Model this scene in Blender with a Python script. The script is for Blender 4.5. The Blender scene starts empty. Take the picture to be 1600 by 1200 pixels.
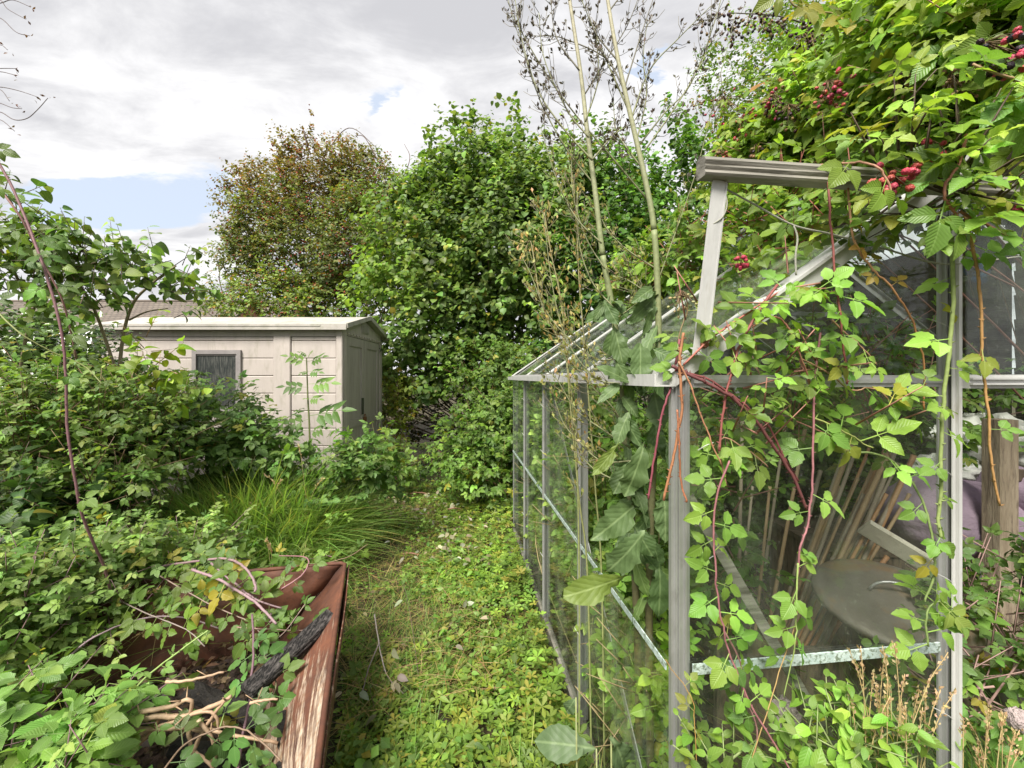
import bpy, math, random
import numpy as np
from mathutils import Vector
R = math.radians
rng = np.random.default_rng(7)
random.seed(7)
SC = bpy.context.scene
COL = SC.collection

# ------------------------------------------------------------------ camera
F, CZ, HY = 651.0, 1.22, 590.0        # focal length in photo pixels, eye height, horizon row
cam_d = bpy.data.cameras.new("camera")
cam = bpy.data.objects.new("camera", cam_d)
COL.objects.link(cam)
cam.location = (0, 0, CZ)
cam.rotation_euler = (R(90), 0, 0)
cam_d.sensor_width = 36
cam_d.lens = 36 * F / 1600
cam_d.shift_y = -10 / 1600
cam_d.clip_start = 0.02
cam_d.clip_end = 800
SC.camera = cam

# ------------------------------------------------------------------ sun and sky
SUN_EL, SUN_AZ = R(52), R(205)        # azimuth clockwise from +Y: behind the camera, a little to the left
SUN_DIR = np.array([math.sin(SUN_AZ) * math.cos(SUN_EL), math.cos(SUN_AZ) * math.cos(SUN_EL), math.sin(SUN_EL)])
sl = bpy.data.lights.new("sun", 'SUN')
sl.energy = 3.2
sl.angle = R(24)
sl.color = (1.0, 0.95, 0.86)
so = bpy.data.objects.new("sun", sl)
COL.objects.link(so)
so.rotation_euler = Vector(tuple(-SUN_DIR)).to_track_quat('-Z', 'Y').to_euler()

W = bpy.data.worlds.new("World")
SC.world = W
W.use_nodes = True
nt = W.node_tree
nt.nodes.clear()


class NT:
    """small helper for node graphs"""
    def __init__(s, tree): s.t = tree
    def n(s, typ, **kw):
        nd = s.t.nodes.new(typ)
        ins = kw.pop('ins', {})
        for k, v in kw.items(): setattr(nd, k, v)
        for k, v in ins.items():
            sock = nd.inputs[k]
            if isinstance(v, bpy.types.NodeSocket): s.t.links.new(v, sock)
            else: sock.default_value = v
        return nd
    def math(s, op, a, b=0.0, c=0.0, clamp=False):
        return s.n('ShaderNodeMath', operation=op, use_clamp=clamp, ins={0: a, 1: b, 2: c}).outputs[0]
    def vmath(s, op, a, b=(0, 0, 0), out=0):
        return s.n('ShaderNodeVectorMath', operation=op, ins={0: a, 1: b}).outputs[out]
    def mix(s, f, a, b, typ='RGBA', blend='MIX'):
        nd = s.n('ShaderNodeMix', data_type=typ)
        if typ == 'RGBA':
            nd.blend_type = blend
            i = (0, 6, 7); o = 2
        else:
            i = (0, 2, 3); o = 0
        for k, v in zip(i, (f, a, b)):
            if isinstance(v, bpy.types.NodeSocket): s.t.links.new(v, nd.inputs[k])
            else: nd.inputs[k].default_value = v if not (typ == 'RGBA' and k != 0 and len(v) == 3) else (*v, 1)
        return nd.outputs[o]
    def noise(s, vec, scale, detail=3, rough=0.5, dist=0.0, out=0):
        nd = s.n('ShaderNodeTexNoise', ins={'Scale': scale, 'Detail': detail, 'Roughness': rough, 'Distortion': dist})
        if vec is not None: s.t.links.new(vec, nd.inputs['Vector'])
        return nd.outputs[out]
    def ramp(s, fac, stops, interp='LINEAR'):
        nd = s.n('ShaderNodeValToRGB', ins={0: fac})
        cr = nd.color_ramp
        cr.interpolation = interp
        while len(cr.elements) < len(stops): cr.elements.new(0.5)
        for e, (p, c) in zip(cr.elements, stops):
            e.position = p
            e.color = (c, c, c, 1) if not hasattr(c, '__len__') else (*c, 1)
        return nd.outputs[0]
    def link(s, a, b): s.t.links.new(a, b)


w = NT(nt)
gen = w.n('ShaderNodeTexCoord').outputs['Generated']
dirn = w.vmath('NORMALIZE', gen)
sep = w.n('ShaderNodeSeparateXYZ', ins={0: dirn})
zz = w.math('MAXIMUM', sep.outputs[2], 0.0)
den = w.math('ADD', zz, 0.16)
cx = w.math('DIVIDE', sep.outputs[0], den)
cy = w.math('DIVIDE', sep.outputs[1], den)
cp = w.n('ShaderNodeCombineXYZ', ins={0: cx, 1: cy, 2: 0.3}).outputs[0]
rot = w.n('ShaderNodeMapping', ins={'Vector': cp, 'Rotation': (0, 0, R(-24)), 'Scale': (0.74, 1.32, 1.0)}).outputs[0]
n_big = w.noise(rot, 1.25, 7, 0.56, 0.35)
n_fine = w.noise(rot, 3.6, 8, 0.6, 0.5)
sky = w.n('ShaderNodeTexSky', sky_type='NISHITA', sun_disc=False, sun_elevation=SUN_EL, sun_rotation=SUN_AZ,
          altitude=50, air_density=1.0, dust_density=2.0, ozone_density=1.5)
wn = w.noise(rot, 2.6, 6, .6, 0, out=1)
cpw = w.vmath('ADD', cp, w.vmath('MULTIPLY', w.vmath('SUBTRACT', wn, (.5, .5, .5)), (1.1, .5, 0)))
# openings in the cloud deck
def hole(px_, py_, sx, sy, ang, amp):
    v = np.array([(px_ - 800) / F, 1.0, (HY - py_) / F]); v /= np.linalg.norm(v)
    hx, hy = v[0] / (v[2] + .16), v[1] / (v[2] + .16)
    m = w.n('ShaderNodeMapping', vector_type='TEXTURE', ins={'Vector': cpw, 'Location': (hx, hy, 0.3), 'Rotation': (0, 0, R(ang)), 'Scale': (sx, sy, 1)}).outputs[0]
    d = w.vmath('LENGTH', m, out=1)
    return w.math('MULTIPLY', w.math('EXPONENT', w.math('MULTIPLY', w.math('POWER', d, 2.0), -1.0)), amp)
holes = hole(205, 325, .46, .13, 10, .9)
for a in ((40, 385, .3, .10, 4, .3), (340, 300, .2, .10, -20, .6), (575, 165, .05, .10, 20, .6), (1060, 100, .05, .06, 15, .9),
          (610, 60, .05, .08, 20, .35), (1395, 20, .05, .08, 0, .6), (90, 300, .2, .06, 10, .6)):
    holes = w.math('ADD', holes, hole(*a))
dens = w.math('ADD', w.math('MULTIPLY', n_big, 1.0), w.math('MULTIPLY', n_fine, 0.6))
cover = w.math('SUBTRACT', w.math('ADD', dens, -0.30), w.math('MULTIPLY', holes, 0.80))
cmask = w.n('ShaderNodeMapRange', interpolation_type='SMOOTHSTEP', ins={0: cover, 1: 0.02, 2: 0.32, 3: 0.0, 4: 1.0}).outputs[0]
thick = w.n('ShaderNodeMapRange', interpolation_type='SMOOTHSTEP', ins={0: w.math('ADD', w.math('MULTIPLY', n_big, .6), w.math('MULTIPLY', n_fine, .55)), 1: 0.42, 2: 0.70, 3: 0.0, 4: 1.0}).outputs[0]
CL_W, CL_G = 4.75, 2.8
ccol = w.mix(thick, (CL_W, CL_W * .995, CL_W * 1.0), (CL_G, CL_G * 1.0, CL_G * 1.045))
skyc = w.mix(0.80, sky.outputs[0], (3.3, 3.65, 4.2))
tot = w.mix(cmask, skyc, ccol)
bg = w.n('ShaderNodeBackground', ins={'Color': tot, 'Strength': 0.086})
w.n('ShaderNodeOutputWorld', ins={0: bg.outputs[0]})

# ------------------------------------------------------------------ render settings
SC.view_settings.view_transform = 'Standard'
SC.view_settings.look = 'None'
SC.view_settings.gamma = 1
SC.view_settings.use_curve_mapping = False
SC.view_settings.exposure = 1.5
cy_ = SC.cycles
cy_.max_bounces = 8
cy_.diffuse_bounces = 3
cy_.glossy_bounces = 3
cy_.transmission_bounces = 4
cy_.transparent_max_bounces = 24
cy_.use_denoising = True
cy_.sample_clamp_indirect = 6

# ------------------------------------------------------------------ materials
def mat(name):
    m = bpy.data.materials.new(name)
    m.use_nodes = True
    t = m.node_tree
    for nd in list(t.nodes):
        if nd.type != 'OUTPUT_MATERIAL': t.nodes.remove(nd)
    return m, NT(t), [n for n in t.nodes if n.type == 'OUTPUT_MATERIAL'][0]


def leaf_mat(name, rough=.5, transl=.35, veins=9, vein_amt=.35, bump=.25, spec=.4, blotch=.25, latw=.75):
    m, g, out = mat(name)
    tint = g.n('ShaderNodeAttribute', attribute_name='tint').outputs['Color']
    uv = g.n('ShaderNodeUVMap', uv_map='UVMap').outputs[0]
    s = g.n('ShaderNodeSeparateXYZ', ins={0: uv})
    du = g.math('ABSOLUTE', g.math('SUBTRACT', s.outputs[0], 0.5))
    base = tint
    geo = g.n('ShaderNodeNewGeometry')
    tc = g.n('ShaderNodeTexCoord').outputs['Object']
    nz = g.noise(tc, 60, 2)
    base = g.mix(g.math('MULTIPLY', nz, blotch), base, g.mix(1, base, (.45, .5, .4), blend='MULTIPLY'))
    normal = None
    if veins:
        mid = g.n('ShaderNodeMapRange', ins={0: du, 1: .012, 2: .05, 3: 1, 4: 0}).outputs[0]
        fr = g.math('FRACT', g.math('MULTIPLY', g.math('SUBTRACT', s.outputs[1], g.math('MULTIPLY', du, .75)), veins))
        tri = g.math('ABSOLUTE', g.math('SUBTRACT', fr, .5))
        lat = g.n('ShaderNodeMapRange', ins={0: tri, 1: .0, 2: .12, 3: latw, 4: 0}).outputs[0]
        v = g.math('MAXIMUM', mid, lat)
        base = g.mix(g.math('MULTIPLY', v, vein_amt), base, g.mix(.5, g.mix(1, base, (1.9, 1.7, 2.2), blend='MULTIPLY'), (.22, .3, .12)))
        bm = g.n('ShaderNodeBump', ins={'Strength': bump, 'Distance': .004, 'Height': g.math('SUBTRACT', g.math('POWER', tri, .6), g.math('MULTIPLY', mid, .6))})
        normal = bm.outputs[0]
    # undersides are paler
    base = g.mix(g.math('MULTIPLY', geo.outputs['Backfacing'], .45), base, g.mix(1, base, (1.5, 1.35, 1.9), blend='MULTIPLY'))
    p = g.n('ShaderNodeBsdfPrincipled', ins={'Base Color': base, 'Roughness': rough, 'Specular IOR Level': spec})
    tr = g.n('ShaderNodeBsdfTranslucent', ins={'Color': g.mix(1, base, (1.45, 1.6, .62), blend='MULTIPLY')})
    if normal is not None:
        g.link(normal, p.inputs['Normal'])
    mx = g.n('ShaderNodeMixShader', ins={0: transl, 1: p.outputs[0], 2: tr.outputs[0]})
    g.link(mx.outputs[0], out.inputs[0])
    return m


def simple(name, c1, c2=None, scale=8, rough=.7, metal=0., bump=.2, bscale=None, stretch=(1, 1, 1), spec=.4, detail=4, c3=None, thr=(.45, .6), bdist=.01, sheen=0):
    m, g, out = mat(name)
    tc = g.n('ShaderNodeTexCoord').outputs['Object']
    mp = g.n('ShaderNodeMapping', ins={'Vector': tc, 'Scale': stretch}).outputs[0]
    nz = g.noise(mp, scale, detail, .6)
    base = g.mix(g.ramp(nz, [(.3, 0), (.7, 1)]), c1, c2 or c1)
    if c3 is not None:
        nz3 = g.noise(mp, scale * 1.7, 6, .65, .4)
        base = g.mix(g.ramp(nz3, [(thr[0], 0), (thr[1], 1)]), base, c3)
    p = g.n('ShaderNodeBsdfPrincipled', ins={'Base Color': base, 'Roughness': rough, 'Metallic': metal, 'Specular IOR Level': spec})
    bh = g.noise(mp, bscale or scale * 5, 4, .6)
    bm = g.n('ShaderNodeBump', ins={'Strength': bump, 'Distance': bdist, 'Height': bh})
    g.link(bm.outputs[0], p.inputs['Normal'])
    g.link(p.outputs[0], out.inputs[0])
    return m


def tint_mat(name, rough=.6, spec=.4, bump=.3, bscale=120):
    m, g, out = mat(name)
    tint = g.n('ShaderNodeAttribute', attribute_name='tint').outputs['Color']
    tc = g.n('ShaderNodeTexCoord').outputs['Object']
    nz = g.noise(tc, bscale, 3)
    base = g.mix(g.ramp(nz, [(.3, 0), (.75, .5)]), tint, g.mix(1, tint, (.4, .4, .4), blend='MULTIPLY'))
    p = g.n('ShaderNodeBsdfPrincipled', ins={'Base Color': base, 'Roughness': rough, 'Specular IOR Level': spec})
    bm = g.n('ShaderNodeBump', ins={'Strength': bump, 'Distance': .002, 'Height': nz})
    g.link(bm.outputs[0], p.inputs['Normal'])
    g.link(p.outputs[0], out.inputs[0])
    return m


M_LEAF = leaf_mat('bramble_leaf', rough=.42, transl=.33, veins=9, vein_amt=.28, bump=.3)
M_LEAFS = leaf_mat('smooth_leaf', rough=.48, transl=.35, veins=6, vein_amt=.28, bump=.2)
M_LEAFD = leaf_mat('distant_leaf', rough=.5, transl=.33, veins=0, spec=.35, blotch=.3)
M_HOLLY = leaf_mat('holly_leaf', rough=.22, transl=.12, veins=0, spec=.6)
M_LETT = leaf_mat('lettuce_leaf', rough=.55, transl=.25, veins=7, vein_amt=.7, bump=.25, latw=.2, blotch=.8)
M_GRASS = leaf_mat('grass_blade', rough=.5, transl=.35, veins=0, blotch=.15)
M_STEM = tint_mat('stem')
M_BARK = simple('bark', (.10, .075, .05), (.16, .13, .095), 14, .85, bump=.5, stretch=(3, 3, .6))
M_BERRY = tint_mat('berry', rough=.42, spec=.4, bump=1.0, bscale=330)
M_SOIL = simple('soil', (.035, .026, .016), (.075, .055, .032), 9, .95, bump=.8, c3=(.05, .07, .02), thr=(.5, .65), bdist=.03)
M_ALU = simple('aluminium', (.34, .345, .34), (.46, .465, .455), 5, .42, metal=.6, bump=.12, bscale=140, stretch=(1, 1, .6), c3=(.20, .195, .165), thr=(.55, .75))
M_ALUW = simple('pale_aluminium', (.44, .44, .43), (.56, .56, .545), 16, .5, metal=.15, bump=.12, stretch=(1, 1, .3), c3=(.38, .36, .31), thr=(.6, .75))
M_ALUD = simple('dirty_aluminium', (.13, .12, .10), (.30, .285, .25), 10, .6, metal=.2, bump=.25, stretch=(.25, 1, 3), c3=(.07, .065, .05), thr=(.5, .66))
M_GEDGE = simple('glass_edge', (.34, .44, .42), (.52, .60, .58), 60, .35, bump=.3, c3=(.16, .2, .15), thr=(.5, .6))


def glass_mat(name, dirt=.10, tintc=(.965, .985, .97), gl=.10):
    m, g, out = mat(name)
    tc = g.n('ShaderNodeTexCoord').outputs['Object']
    ge = g.n('ShaderNodeNewGeometry')
    cs = g.math('ABSOLUTE', g.vmath('DOT_PRODUCT', ge.outputs['Incoming'], ge.outputs['Normal'], out=1))
    fr = g.math('ADD', g.math('MULTIPLY', g.math('POWER', g.math('SUBTRACT', 1.0, cs, clamp=True), 5.0), .9), .035)
    tr = g.n('ShaderNodeBsdfTransparent', ins={0: (*tintc, 1)})
    bh = g.noise(tc, 3, 2)
    bm = g.n('ShaderNodeBump', ins={'Strength': .05, 'Distance': .01, 'Height': bh})
    gs = g.n('ShaderNodeBsdfGlossy', ins={'Roughness': .03, 'Normal': bm.outputs[0]})
    df = g.n('ShaderNodeBsdfDiffuse', ins={'Color': (.34, .37, .30, 1)})
    a = g.n('ShaderNodeMixShader', ins={0: g.math('ADD', g.math('MULTIPLY', fr, .85), gl * .2, clamp=True), 1: tr.outputs[0], 2: gs.outputs[0]})
    nz = g.noise(g.n('ShaderNodeMapping', ins={'Vector': tc, 'Scale': (1, 1, .5)}).outputs[0], 7, 7, .68)
    sp = g.noise(tc, 160, 2, .5)
    dm = g.math('ADD', g.math('MULTIPLY', g.ramp(nz, [(.42, 0), (.75, 1)]), dirt * 1.4), g.math('MULTIPLY', g.ramp(sp, [(.66, 0), (.72, 1)]), dirt * 2.2), clamp=True)
    b = g.n('ShaderNodeMixShader', ins={0: dm, 1: a.outputs[0], 2: df.outputs[0]})
    g.link(b.outputs[0], out.inputs[0])
    return m


M_GLASS = glass_mat('greenhouse_glass', .06, gl=.0)
M_GLASSS = glass_mat('side_glass', .14, gl=.18)
M_GLASSR = glass_mat('roof_glass', .16, (.95, .975, .96), .1)

# ------------------------------------------------------------------ mesh helpers
OFF = {}


def props(o, label=None, cat=None, group=None, kind=None):
    if label: o['label'] = label
    if cat: o['category'] = cat
    if group: o['group'] = group
    if kind: o['kind'] = kind
    return o


def empty(name, loc, label=None, cat=None, group=None, rz=0.0):
    o = bpy.data.objects.new(name, None)
    o.empty_display_size = .1
    COL.objects.link(o)
    o.location = tuple(float(v) for v in loc)
    o.rotation_euler = (0, 0, rz)
    if rz == 0: OFF[o.name] = np.array(o.location)
    return props(o, label, cat, group)


def rootoff(o):
    while o.parent: o = o.parent
    return OFF.get(o.name, np.zeros(3))


class Geo:
    """collects quads with uv and tint and builds ONE mesh object"""
    def __init__(s): s.V, s.Q, s.U, s.T, s.M, s.n = [], [], [], [], [], 0
    def add(s, V, Q, U=None, T=(1, 1, 1), mi=0):
        V = np.asarray(V, float).reshape(-1, 3); Q = np.asarray(Q, np.int64).reshape(-1, 4)
        s.V.append(V); s.Q.append(Q + s.n); s.n += len(V)
        s.U.append(np.full((len(V), 2), .25) if U is None else np.asarray(U, float))
        T = np.asarray(T, float)
        s.T.append(np.broadcast_to(T, (len(V), 3)) if T.ndim == 1 else T)
        s.M.append(np.full(len(Q), mi, np.int32))
        return s
    def build(s, name, mats, parent=None, smooth=True, local=False):
        if not s.V: return None
        V = np.concatenate(s.V); Q = np.concatenate(s.Q); U = np.concatenate(s.U); T = np.concatenate(s.T); MI = np.concatenate(s.M)
        loc = None
        if parent is not None:
            if not local: V = V - rootoff(parent)
        else:
            loc = np.array([V[:, 0].mean(), V[:, 1].mean(), V[:, 2].min()])
            V = V - loc
        # a quad that repeats its last corner is a triangle
        tri = Q[:, 3] == Q[:, 2]
        cnt = np.where(tri, 3, 4).astype(np.int32)
        keep = np.ones_like(Q, bool); keep[:, 3] = ~tri
        loops = Q[keep]
        st = np.concatenate([[0], np.cumsum(cnt)[:-1]]).astype(np.int32)
        me = bpy.data.meshes.new(name)
        me.vertices.add(len(V)); me.vertices.foreach_set('co', V.astype(np.float32).ravel())
        me.loops.add(len(loops)); me.loops.foreach_set('vertex_index', loops.astype(np.int32))
        me.polygons.add(len(Q))
        me.polygons.foreach_set('loop_start', st); me.polygons.foreach_set('loop_total', cnt)
        me.polygons.foreach_set('material_index', MI)
        me.polygons.foreach_set('use_smooth', np.full(len(Q), smooth))
        uvl = me.uv_layers.new(name='UVMap')
        uvl.data.foreach_set('uv', U[loops].astype(np.float32).ravel())
        ca = me.color_attributes.new('tint', 'FLOAT_COLOR', 'POINT')
        ca.data.foreach_set('color', np.concatenate([T, np.ones((len(T), 1))], 1).astype(np.float32).ravel())
        for m in (mats if isinstance(mats, (list, tuple)) else [mats]): me.materials.append(m)
        me.update()
        o = bpy.data.objects.new(name, me)
        COL.objects.link(o)
        if parent is not None: o.parent = parent
        else: o.location = loc
        return o
    # --- shapes
    def box(s, x0, x1, y0, y1, z0, z1, b=0.0, **kw):
        if b <= 0:
            V = [(x, y, z) for x in (x0, x1) for y in (y0, y1) for z in (z0, z1)]
            Q = [(0, 1, 3, 2), (4, 6, 7, 5), (0, 4, 5, 1), (2, 3, 7, 6), (0, 2, 6, 4), (1, 5, 7, 3)]
            return s.add(V, Q, **kw)
        return s.beam((x0, (y0 + y1) / 2, (z0 + z1) / 2), (x1, (y0 + y1) / 2, (z0 + z1) / 2), y1 - y0, z1 - z0, up=(0, 0, 1), b=b, **kw)
    def beam(s, p, q, wd, ht, up=(0, 0, 1), b=0.0, **kw):
        p = np.array(p, float); q = np.array(q, float); d = q - p; d /= np.linalg.norm(d)
        up = np.array(up, float); sd = np.cross(d, up); sd /= np.linalg.norm(sd); u = np.cross(sd, d)
        h, k = wd / 2, ht / 2
        if b <= 0: pr = [(-h, -k), (h, -k), (h, k), (-h, k)]
        else: pr = [(-h + b, -k), (h - b, -k), (h, -k + b), (h, k - b), (h - b, k), (-h + b, k), (-h, k - b), (-h, -k + b)]
        return s.extrude(pr, p, q, sd, u, **kw)
    def extrude(s, pr, p, q, sd, u, cap=True, **kw):
        n = len(pr)
        V = [p + sd * a + u * c for a, c in pr] + [q + sd * a + u * c for a, c in pr]
        Q = [(i, (i + 1) % n, n + (i + 1) % n, n + i) for i in range(n)]
        if cap:
            for o_ in (0, n):
                for i in range(1, n - 1, 2):
                    if i + 2 <= n - 1: Q.append((o_, o_ + i, o_ + i + 1, o_ + i + 2))
                    else: Q.append((o_, o_ + i, o_ + i + 1, o_ + i + 1))
        return s.add(V, Q, **kw)
    def tube(s, pts, r0, r1=None, sides=6, T=(1, 1, 1), T1=None, flat=1.0):
        pts = np.asarray(pts, float); n = len(pts)
        r1 = r0 if r1 is None else r1
        rad = r0 + (r1 - r0) * np.linspace(0, 1, n)
        tg = np.gradient(pts, axis=0); tg /= np.linalg.norm(tg, axis=1, keepdims=True) + 1e-12
        ref = np.array([0.31, 0.17, 1.0]) if abs(tg[0, 2]) < .9 else np.array([1.0, .2, .1])
        a = np.cross(tg, ref); a /= np.linalg.norm(a, axis=1, keepdims=True) + 1e-12
        b = np.cross(tg, a)
        th = np.linspace(0, 2 * np.pi, sides, endpoint=False)
        ring = (a[:, None] * np.cos(th)[None, :, None] + b[:, None] * np.sin(th)[None, :, None] * flat) * rad[:, None, None] + pts[:, None]
        V = ring.reshape(-1, 3)
        i = np.arange(n - 1)[:, None] * sides; j = np.arange(sides)[None]; jn = (j + 1) % sides
        Q = np.stack([i + j, i + jn, i + sides + jn, i + sides + j], -1).reshape(-1, 4)
        Tt = np.asarray(T, float)
        if T1 is not None:
            f = np.repeat(np.linspace(0, 1, n), sides)[:, None]
            Tt = Tt[None] * (1 - f) + np.asarray(T1, float)[None] * f
        s.add(V, Q, T=Tt)
        # caps
        m0 = s.n
        s.add(np.array([pts[0] , pts[-1]]), np.array([[0, 0, 0, 0]])[:0], T=Tt if Tt.ndim == 1 else Tt[:1].repeat(2, 0))
        b0 = m0 - n * sides
        Qc = [(b0 + (k + 1) % sides, b0 + k, m0, m0) for k in range(sides)] + [(b0 + (n - 1) * sides + k, b0 + (n - 1) * sides + (k + 1) % sides, m0 + 1, m0 + 1) for k in range(sides)]
        s.Q.append(np.array(Qc)); s.M.append(np.zeros(len(Qc), np.int32))
        return s


def px(x, y, Y):
    """the world point the photo shows at pixel (x, y) at distance Y"""
    return np.array([(x - 800) / F * Y, Y, CZ - (y - HY) / F * Y])


def smooth(pts, n=8):
    """Catmull-Rom through the points"""
    P = np.asarray(pts, float)
    if len(P) < 3:
        t = np.linspace(0, 1, n + 1)[:, None]
        return P[0] * (1 - t) + P[-1] * t
    P = np.concatenate([[2 * P[0] - P[1]], P, [2 * P[-1] - P[-2]]])
    out = []
    t = np.linspace(0, 1, n, endpoint=False)[:, None]
    for i in range(1, len(P) - 2):
        a, b, c, d = P[i - 1:i + 3]
        out.append(.5 * ((2 * b) + (-a + c) * t + (2 * a - 5 * b + 4 * c - d) * t ** 2 + (-a + 3 * b - 3 * c + d) * t ** 3))
    out.append(P[-2][None])
    return np.concatenate(out)


def nrm(a): return a / (np.linalg.norm(a, axis=-1, keepdims=True) + 1e-12)


# ------------------------------------------------------------------ leaf templates
PROF = {
    'ovate': lambda v: np.sin(np.pi * v ** .78) ** .85,
    'round': lambda v: np.sin(np.pi * v ** .85) ** .55,
    'heart': lambda v: np.clip(v, 0, 1) ** .38 * (1 - v) ** .75 * 1.55,
    'obov': lambda v: np.sin(np.pi * v ** 1.5) ** .8,
    'lance': lambda v: np.sin(np.pi * v ** .8) ** 1.1,
    'blade': lambda v: (1 - v) ** .6 * np.minimum(1, v * 8 + .5),
}


def leaf(n=4, wd=.6, prof='ovate', fold=.25, droop=.15, serr=0., wav=.0, seed=0):
    r = np.random.default_rng(seed)
    v = np.linspace(0, 1, n + 1)
    h = np.maximum(PROF[prof](v), 0) * wd / 2
    if serr: h = h * (1 + serr * np.where(np.arange(n + 1) % 2, 1, -1) * (v < .97))
    y = v + (serr * .2 * np.where(np.arange(n + 1) % 2, -1, 0.3) if serr else 0)
    z = -droop * v ** 2
    we = wav * r.normal(size=(2, n + 1))
    L = np.stack([-h, y, z + fold * h + we[0] * (h > 0)], 1); Mi = np.stack([0 * h, v, z], 1); Rr = np.stack([h, y, z + fold * h + we[1] * (h > 0)], 1)
    V = np.stack([L, Mi, Rr], 1).reshape(-1, 3)
    hw = h / (h.max() + 1e-9) * .5
    U = np.stack([np.stack([.5 - hw, v], 1), np.stack([.5 + 0 * v, v], 1), np.stack([.5 + hw, v], 1)], 1).reshape(-1, 2)
    Q = []
    for i in range(n):
        a = 3 * i
        Q += [(a, a + 1, a + 4, a + 3), (a + 1, a + 2, a + 5, a + 4)]
    return V, np.array(Q), U


def xform(t, ang=0, pitch=0, roll=0, s=1, off=(0, 0, 0)):
    V, Q, U = t
    V = V * s
    c, d = math.cos(roll), math.sin(roll)
    V = V @ np.array([[c, 0, -d], [0, 1, 0], [d, 0, c]])
    c, d = math.cos(pitch), math.sin(pitch)
    V = V @ np.array([[1, 0, 0], [0, c, d], [0, -d, c]])
    c, d = math.cos(ang), math.sin(ang)
    V = V @ np.array([[c, d, 0], [-d, c, 0], [0, 0, 1]])
    return V + np.array(off), Q, U


def join(ts):
    V, Q, U, n = [], [], [], 0
    for v, q, u in ts:
        V.append(v); Q.append(q + n); U.append(u); n += len(v)
    return np.concatenate(V), np.concatenate(Q), np.concatenate(U)


def stalk(p, q, w=.018):
    p = np.array(p, float); q = np.array(q, float); d = q - p; s = np.array([-d[1], d[0], 0]); s = s / (np.linalg.norm(s) + 1e-9) * w
    V = np.array([p - s, p + s, q + s, q - s, p + [0, 0, w], q + [0, 0, w]])
    return V, np.array([(0, 4, 5, 3), (4, 1, 2, 5)]), np.full((6, 2), .5)


def bramble_tm(n, k=3, seed=0, wd=.64, serr=.09, pet=True, stl=True):
    """compound leaf, unit = length of the terminal leaflet, base of the petiole at the origin"""
    r = np.random.default_rng(seed)
    def lf(i): return leaf(n, wd * (1 + .1 * r.normal()), 'ovate', .22 + .12 * r.random(), .1 + .2 * r.random(), serr, .018 if n > 4 else 0, seed * 7 + i)
    p = .55 if pet else .1
    parts = [xform(lf(0), .1 * r.normal(), -.15 * r.random(), .2 * r.normal(), 1, (0, p + .27, 0))]
    for sgn in (-1, 1):
        parts.append(xform(lf(1), sgn * (1.05 + .15 * r.normal()), -.2 * r.random(), .3 * sgn * r.random(), .82, (-sgn * .10, p + .03, 0)))
        if k == 5: parts.append(xform(lf(2), sgn * (1.75 + .1 * r.normal()), -.25 * r.random(), .2 * r.normal(), .62, (-sgn * .03, p, 0)))
    if stl: parts += [stalk((0, 0, 0), (0, p, 0), .022), stalk((0, p, 0), (0, p + .28, 0), .015), stalk((0, p, 0), (.12, p + .03, 0), .012), stalk((0, p, 0), (-.12, p + .03, 0), .012)]
    return join(parts)


def cinq_tm(n, seed=0):
    r = np.random.default_rng(seed)
    a0 = r.random() * 6.28
    return join([xform(leaf(n, .42, 'obov', .25, -.12 + .25 * r.random(), .06 if n > 3 else 0), a0 + i * 6.283 / 5 + .12 * r.normal(), .25 * r.random(), .2 * r.normal(), 1 + .1 * r.normal(), (0, 0, 0)) for i in range(5)])


def pinnate_tm(n=3, seed=0, k=3):
    r = np.random.default_rng(seed)
    ts = [stalk((0, 0, 0), (0, 1.2, -.1), .012)]
    for i in range(k):
        y = .35 + .85 * i / k
        for sg in (-1, 1): ts.append(xform(leaf(n, .46, 'lance', .25, .15, .06), sg * 1.0, -.1, .1 * r.normal(), .62, (0, y, -.06)))
    ts.append(xform(leaf(n, .4, 'lance', .25, .15, .06), 0, -.2, 0, .55, (0, 1.2, -.1)))
    return join(ts)


TM = {
    'bram_hi': [bramble_tm(8, 3 + 2 * (i % 2), i) for i in range(8)],
    'tri_hi': [bramble_tm(8, 3, 20 + i) for i in range(6)],
    'bram_mid': [bramble_tm(4, 3 + 2 * (i % 2), 40 + i, serr=.08) for i in range(6)],
    'bram_lo': [bramble_tm(2, 3, 60 + i, serr=0, stl=False, wd=.8) for i in range(4)],
    'hazel': [xform(leaf(3, .92, 'round', .25 + .1 * (i % 3), .2 + .1 * (i % 2)), 0, -.2, 0, 1, (0, .15, 0)) for i in range(4)],
    'haw': [leaf(2, .75, 'round', .3, .1) for i in range(2)],
    'heart': [join([xform(leaf(6, 1.0, 'heart', .22 + .08 * i, .2 + .08 * i), 0, -.3, .1 * i - .15, 1, (0, .22, -.02)), stalk((0, 0, 0), (0, .25, 0), .02)]) for i in range(4)],
    'heart_big': [join([xform(leaf(9, .95, 'heart', .15, .15 + .1 * i, 0, .015, i), 0, -.2, 0, 1, (0, .22, 0)), stalk((0, 0, 0), (0, .25, 0), .02)]) for i in range(3)],
    'holly': [leaf(4, .6, 'ovate', .35, .1, .28, 0, i) for i in range(3)],
    'cinq_hi': [cinq_tm(5, i) for i in range(8)],
    'cinq_lo': [cinq_tm(2, 10 + i) for i in range(5)],
    'pin': [pinnate_tm(3, i, 3) for i in range(3)],
    'blade': [leaf(6, .017, 'blade', .25, .12 + .2 * i) for i in range(5)],
    'blade_lo': [leaf(3, .04, 'blade', .2, .2 + .2 * i) for i in range(4)],
    'straw': [leaf(2, .02, 'blade', .3, .1 * i) for i in range(3)],
    'simple': [leaf(5, .55, 'ovate', .25, .2 + .1 * i, .05) for i in range(3)],
    'tiny': [leaf(2, .5, 'ovate', .3, .1)],
}


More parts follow.
